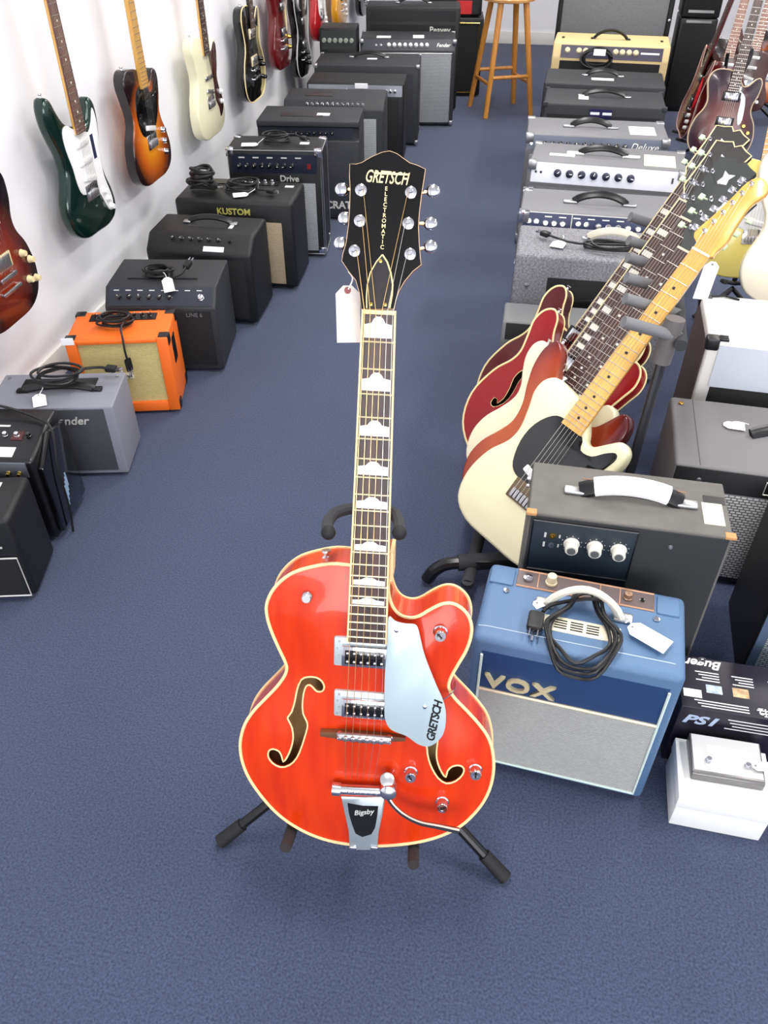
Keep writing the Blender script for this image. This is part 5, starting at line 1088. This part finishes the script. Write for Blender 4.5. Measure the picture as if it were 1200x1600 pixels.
    bm = NB(); hx, hy = max(((x, y) for x, y in ol if x < 0), key=lambda p: p[1]); lathe(bm, [(.006, 0), (.004, .003), (.004, .008), (.007, .011), (.006, .013)], T(hx, hy-.002, -t/2) @ Matrix.Rotation(R(-90), 4, 'X'), 10); fin('strap_button', bm, hw, g)
    return g

# ------------------------------------------------------------------ guitars hung along the white wall
wn = DB.copy(); wo = room(WALL_B, 0, 0)
def wallM(px, py, off=.105, roll=0, tilt=4, turn=0):
    p = onplane(px, py, wo+wn*off, wn)
    z = (wn*math.cos(R(turn)) - DA*math.sin(R(turn))); z = (z*math.cos(R(tilt)) + V((0, 0, 1))*-math.sin(R(tilt))*-0).normalized()
    x = V((0, 0, 1)).cross(z).normalized(); y = z.cross(x)
    return frame(p, x, y, z) @ Matrix.Rotation(R(roll), 4, 'Z')
BURST3 = burst('three_tone_burst', (232, 150, 28), (190, 90, 18), (28, 10, 14), .04, .165, 0, .03)
BURSTR = burst('cherry_burst', (150, 52, 18), (96, 26, 16), (20, 7, 12), .02, .155, 0, .03)
GREENM = mat('dark_green_metallic', (8, 44, 36), .2, .5, coat=.8); TORT = mat('tortoiseshell', (56, 22, 22), .2, var=.5, vscale=40, coat=.5)
CREAMB = mat('cream_body', (236, 232, 198), .25, coat=.5); DKRED = mat('dark_red_gloss', (96, 8, 18), .15, coat=.8); REDG = mat('red_gloss', (176, 26, 34), .15, coat=.8); AMBER = mat('amber_gloss', (214, 148, 22), .2, coat=.7)
WG = 'guitars hung along the white wall'; ALUM = CHROME
guitar('electric_guitar', 'red-brown sunburst single-cut guitar with cream knobs at the near end of the wall', wallM(5, 432), LPAUL, BURSTR, scale=.628, dome=.008, binding=None, pick='humcream', tail='stop', neckm=wood('mahogany', (86, 34, 24), (116, 50, 34)), head='gibson', headm=BLACKG, knobs=((.1, .03), (.13, .0), (.1, -.05), (.135, -.06)), knobm=mat('cream_knob2', (222, 208, 160), .35), hw=NICKEL, group=WG)
gg = guitar('electric_guitar', 'dark green metallic double-cut guitar with white pickguard on the wall', wallM(144, 300), STRAT, GREENM, guard=FGUARD_S, guardm=WHITE, group=WG, boardm=wood('mid_rosewood', (92, 58, 50), (128, 88, 76), .5), bev=.012)
bm = NB(); box(bm, .058, .078, .09, .165, .0026, .0032); fin('sticker', bm, mat('navy_sticker', (30, 34, 70), .5), gg)
g2 = guitar('electric_guitar', 'sunburst single-cut guitar with black pickguard and maple neck on the wall', wallM(238, 222), TELE, BURST3, guard=FGUARD_T, guardm=BLACKG, boardm=MAPLE, npick=1, group=WG, knobm=CHROME, knobs=((.1, .02), (.1, -.02), (.1, -.06)), sidem=mat('black_edge', (22, 14, 14), .2, coat=.5), frets='joined', inlay='none', boardend=.19)
guitar('electric_guitar', 'cream double-cut guitar with tortoiseshell pickguard hanging on the wall', wallM(330, 160), TELE, CREAMB, guard=[(.03, .2), (.07, .19), (.11, .22), (.13, .2), (.118, .13), (.1, .09), (.11, .04), (.135, 0), (.14, -.05), (.1, -.08), (.09, -.04), (.06, 0), (.06, .06), (.05, .12)], guardm=TORT, npick=2, pickm=CHROME, group=WG, knobm=WHITE, knobs=((.12, .02), (.12, -.02)))
guitar('electric_guitar', 'black single-cut guitar with cream binding hanging on the wall', wallM(398, 108), LPAUL, BLACKG, scale=.628, binding=CREAM, pick='humcream', tail='stop', head='gibson', headm=BLACKG, neckm=BLACKG, group=WG, knobm=BLACKG, knobs=((.1, .03), (.13, .0), (.1, -.05), (.135, -.06)))
guitar('electric_guitar', 'dark wine-red guitar with cream-edged scratchplate hanging on the wall', wallM(443, 62), LPAUL, DKRED, scale=.628, pick='hum', tail='stop', head='gibson', headm=BLACKG, neckm=DKRED, group=WG, guard=[(.03, .19), (.05, .15), (.055, .08), (.07, .03), (.085, .06), (.07, .16)], guardm=CREAM, knobs=((.1, 0), (.1, -.05)), knobm=GOLD)
guitar('electric_guitar', 'black guitar with white edge line hanging beside the wine-red one', wallM(475, 80), STRAT, BLACKG, binding=mat('white_edge_line', (214, 214, 214), .4), pick='hum', tail='stop', npick=2, pickm=BLACKP, group=WG, knobm=BLACKP, neckm=BLACKP)
guitar('electric_guitar', 'bright red double-cut guitar with white pickguard hanging on the wall', wallM(503, 25), STRAT, REDG, guard=FGUARD_S, guardm=WHITE, group=WG)
guitar('electric_guitar', 'amber-yellow guitar hanging beyond the bright red one', wallM(535, 5), LPAUL, AMBER, scale=.628, pick='hum', tail='stop', group=WG, neckm=BLACKG, headm=BLACKG, head='gibson')
guitar('electric_guitar', 'black guitar with chrome fittings hanging beyond the amber one', wallM(570, -8), STRAT, BLACKG, pick='hum', tail='stop', group=WG, neckm=BLACKG, knobm=CHROME)

# ------------------------------------------------------------------ guitars in the rack on the right
def axes(b, n, nrm):                                   # from bridge and nut points and a rough facing
    y = (n-b).normalized(); z = (nrm - y*nrm.dot(y)).normalized(); return y.cross(z), y, z
TB = atdepth(818, 776, 1.88); TN = atdepth(1096, 398, 1.70)
tx, ty, tz_ = axes(TB, TN, V((-.7, -.68, .45)))
STEP = V((.028, .108, .0))
def rackM(i, along=0, side=0, up=0): return frame(TB + STEP*i + ty*along + tx*side + tz_*up, tx, ty, tz_)
print('RACK scale', (TN-TB).length, 'tele bottom z', (TB-ty*.14).z)
RG = 'guitars standing in the floor rack'
IVB = mat('aged_white_body', (236, 230, 190), .3, coat=.4)
guitar('electric_guitar', 'aged white single-cut guitar with black pickguard and maple neck, frontmost in the floor rack', rackM(0), TELE, IVB, scale=(TN-TB).length, guard=FGUARD_T, guardm=BLACKG, boardm=MAPLE, npick=1, frets='single', strings=True, knobm=CHROME, knobs=((.105, .02), (.105, -.02), (.105, -.06)), group=RG, bev=.009, boardend=.19, bridgem=mat('rusty_bridge', (120, 104, 84), .5, .8))
WRED = mat('wine_red', (104, 14, 20), .15, coat=.8)
g = guitar('electric_guitar', 'red-edged sunburst double-cut guitar second in the floor rack behind the white one', rackM(1, -.03), STRAT, burst('red_amber_burst', (176, 74, 22), (150, 48, 18), (84, 12, 20), .1, .185, -.03, .08, 1, .62), frets='single', pick='hum', tail='stop', npick=2, group=RG, boardm=ROSE, head='gibson', headm=mat('olive_black_head', (26, 34, 33), .55), binding=None, headtilt=12, scale=.628, tunem=mat('pearl_green_button', (196, 214, 180), .35))
guitar('electric_guitar', 'cream double-cut guitar in the middle of the floor rack', rackM(2, -.035, -.01), [(x, y if y < .1 else .1+(y-.1)*.72) for x, y in STRAT], CREAMB, frets='single', group=RG, pickm=NICKEL, npick=2, head='gibson', headm=mat('olive_black_head', (26, 34, 33), .55), headtilt=12, scale=.66)
for i, (m, lab) in enumerate(((mat('cherry_red', (140, 6, 16), .25, coat=.25, spec=.3), 'cherry-red semi-hollow guitar with cream binding in the floor rack'), (mat('deep_cherry', (78, 5, 10), .25, coat=.25, spec=.3), 'dark cherry semi-hollow guitar with cream binding, rearmost in the floor rack'))):
    guitar('semi_hollow_guitar', lab, rackM(3+i*1.6, -.005*i, -.012+i*.016), SEMI, m, t=.05, scale=.628, dome=.006, binding=CREAM, fholes=True, pick='hum', tail='stop', head='gibson', headm=mat('dark_head', (24, 17, 18), .5), neckm=m, frets='single', inlay='blocks', group=RG, knobm=BLACKG, knobs=((.1, -.06), (.13, -.09), (.13, -.03), (.155, -.06)), headtilt=12, tunem=mat('pearl_green_button', (196, 214, 180), .35), strings=True)
# tag on the white guitar
hd = frame(TB, tx, ty, tz_) @ V((.026, (TN-TB).length+.01, .0))
price_tag(hd-V((0, 0, .012)), V((-.08, .0, -1)), -CF, 'white price tag hanging from the maple headstock in the rack', .085, .032, None, group=None)
# rack frame
K = thing('guitar_rack', 'black tubular floor rack with grey foam fingers holding a row of guitars', 'guitar rack', T(TB.x+.1, TB.y, 0)); Ki = K.matrix_world.inverted()
def kw(p): return Ki @ V(p)
backoff = tz_*-.1
nk0 = atdepth(1046, 518, 1.70); barN = nk0 + STEP*-.3; barF = nk0 + STEP*5.7
bd_ = V((.024, -.008, -.012)); bm = NB(); tube(bm, [kw(barN+bd_), kw(barF+bd_)], .013, 12); fin('top_bar', bm, FOAM, K)
fdir = (tz_*1.0 - tx*.35); fdir = V((fdir.x, fdir.y, .05)).normalized()
tipv = atdepth(985, 505, 1.665) - atdepth(1046, 518, 1.70)
for i in (0, 1.02, 2.03, 3.1, 4.08, 5.6):
    a = nk0 + STEP*i; bm = NB(); tube(bm, [kw(a+bd_*.9), kw(a+tipv*1.18)], .0125, 12); fin('foam_finger', bm, mat('grey_foam_finger', (112, 113, 116), .85, bump=.2, bscale=900), K)
bm = NB(); cyl(bm, kw(nk0+V((.006, .0, .03))), kw(nk0+V((-.004, -.004, -.07))), .021, .021, 14); fin('end_clamp', bm, mat('grey_clamp', (96, 92, 92), .6), K)
ft0 = onz(985, 742, .05); ft = V((TB.x+.14, TB.y+.02, .02))
up0 = nk0+V((0, 0, -.06)); low0 = atdepth(975, 770, 1.90)
low0 = V((up0.x-.05, up0.y-.03, .04)) if 0 else low0
d_ = (low0-up0).normalized(); tt = (.03-up0.z)/d_.z; low1 = up0+d_*tt
bm = NB(); tube(bm, [kw(up0), kw(low1)], .015, 10, flat=.7); fin('upright', bm, mat('black_upright', (28, 30, 36), .4), K)
low2_ = low1+STEP*6.0; bm = NB(); tube(bm, [kw(barF), kw(low2_)], .015, 10, flat=.7); fin('upright', bm, mat('black_upright', (28, 30, 36), .4), K)
# floor rails with the foam-covered front rest
r0 = atdepth(668, 887, 1.80); r0 = onz(668, 890, .05); r1 = onz(835, 885, .09)
for q in (0, 6.0):
    e = low1+STEP*q; f0 = r0+STEP*q; bm = NB(); f1 = V((f0.x*.62+e.x*.38, f0.y*.62+e.y*.38, .075))
    tube(bm, smooth_path([kw((f0.x, f0.y, .016)), kw((f0.x+.02, f0.y, .05)), kw((f0.x+.06, f0.y+.0, .072)), kw(f1), kw((e.x, e.y, .06))], 5), .0165, 10); fin('base_rail', bm, BLACKP, K)
    bm = NB(); tube(bm, [kw((f0.x+.075, f0.y+.0005, .0735)), kw((f1.x+.04, f1.y+.01, .0745))], .021, 12); fin('foam_sleeve', bm, FOAM, K)
pb = TB - ty*.215 - tz_*.02
bm = NB(); tube(bm, [kw((pb.x-.02, pb.y-.03, pb.z-.028)), kw(V((pb.x-.02, pb.y-.03, pb.z-.028))+STEP*5)], .016, 12); fin('front_rest', bm, FOAM, K)
bm = NB(); cyl(bm, kw((pb.x-.02, pb.y-.03, .07)), kw((pb.x-.02, pb.y-.03, pb.z-.02)), .014, seg=10); fin('rest_post', bm, FOAM, K)

# ------------------------------------------------------------------ guitars beyond the rack
def stood(px, py, z, lean, az, roll=0):                # bridge under a pixel at height z, leaning back, face turned to azimuth az
    p = onz(px, py, z); n = V((math.sin(R(az))*math.cos(R(lean)), -math.cos(R(az))*math.cos(R(lean)), math.sin(R(lean)))); x = V((math.cos(R(az)), math.sin(R(az)), 0)); y = n.cross(x)
    return frame(p, x, y, n) @ Matrix.Rotation(R(roll), 4, 'Z')
OG = 'guitars on stands behind the rack'
def stand(M, label):
    p = M @ V((0, -.17, -.04)); b = V((p.x, p.y, 0)); s = thing('guitar_stand', label, 'guitar stand', T(b.x, b.y, 0), 'stands behind the rack')
    si = s.matrix_world.inverted(); bk = M.to_3x3() @ V((0, 0, -1)); bk.z = 0; bk.normalize(); top = M @ V((0, .3, -.09)); hubp = b+bk*.17+V((0, 0, .12))
    bm = NB(); tube(bm, [si @ hubp, si @ top], .01, 8); fin('post', bm, BT, s)
    sd = V((0, 0, 1)).cross(bk)
    for k, dd in enumerate((sd*.13-bk*.1, sd*-.13-bk*.1, bk*.12)): bm = NB(); q = hubp+dd; tube(bm, [si @ (hubp-V((0, 0, .02))), si @ V((q.x, q.y, .01))], .009, 8); fin('leg', bm, BT, s)
    for q in (-.07, .07): bm = NB(); e = M @ V((q, -.155, .02)); e2 = M @ V((q, -.16, -.07)); tube(bm, [si @ hubp, si @ e2, si @ e], .008, 8); fin('cradle_arm', bm, FOAM, s)
M1 = stood(1128, 203, .26, 14, -16, -3)
guitar('electric_guitar', 'dark sunburst single-cut guitar with cream binding and green pearl fittings behind the rack', M1, LPAUL, burst('tobacco_burst', (120, 50, 40), (84, 30, 34), (40, 14, 34), .03, .16, 0, .03), scale=.628, dome=.008, binding=mat('pinkish_binding', (214, 190, 160), .4), pick='hum', tail='stop', head='gibson', group=OG, knobm=GOLD, knobs=((.1, .03), (.13, 0), (.1, -.05)), guard=[(.03, .19), (.05, .15), (.055, .08), (.07, .03), (.085, .06), (.07, .16)], guardm=WHITE); stand(M1, 'black stand under the dark sunburst guitar behind the rack')
M2 = stood(1076, 168, .28, 10, -96, -3)
guitar('electric_guitar', 'dark red twin-horned guitar with bright red pickguard beside the black loudspeakers', M2, SG, mat('cherry_brown', (92, 20, 22), .2, coat=.6), scale=.628, pick='hum', tail='stop', head='gibson', headm=BLACKG, neckm=mat('cherry_brown', (92, 20, 22), .2), group=OG, guard=[(.03, .18), (.06, .16), (.09, .12), (.1, .04), (.06, .02), (.05, .1)], guardm=mat('bright_red_guard', (206, 22, 36), .3), binding=mat('pale_edge', (206, 170, 160), .4)); stand(M2, 'black stand under the twin-horned red guitar')
for k, (px, z, lab, sh, m) in enumerate(((1122, .28, 'natural-top guitar with pale frets behind the sunburst single-cut', LPAUL, BURSTR), (1160, .28, 'dark brown guitar in the far corner behind the rack', STRAT, mat('dark_brown_body', (70, 34, 26), .25, coat=.5)), (1195, .28, 'brown guitar at the far end of the standing row', TELE, BURST3))):
    Mk = stood(px+k*3, 146-k*12, z, 12, -14, -4); guitar('electric_guitar', lab, Mk, sh, m, scale=.648, frets='single', group=OG, boardm=wood('pinkish_rosewood', (150, 104, 90), (176, 130, 112), .5)); stand(Mk, 'black stand under the '+lab.split(' behind')[0].split(' in the')[0].split(' at the')[0])
# pale guitars leaning behind the white amp
M5 = stood(1178, 372, .36, 16, -14, 3)
guitar('electric_guitar', 'pale yellow guitar standing behind the white amp', M5, TELE, mat('butter_yellow', (240, 222, 120), .25, coat=.4), group=OG, npick=1, boardm=MAPLE, guard=FGUARD_T, guardm=WHITE); stand(M5, 'black stand under the pale yellow guitar')
M6 = stood(1245, 410, .42, 16, -14, 3)
guitar('electric_guitar', 'glossy white guitar standing behind the white amp', M6, STRAT, mat('warm_white_body', (246, 238, 214), .25, coat=.4), group=OG, guard=FGUARD_S, guardm=WHITE); stand(M6, 'black stand under the glossy white guitar')
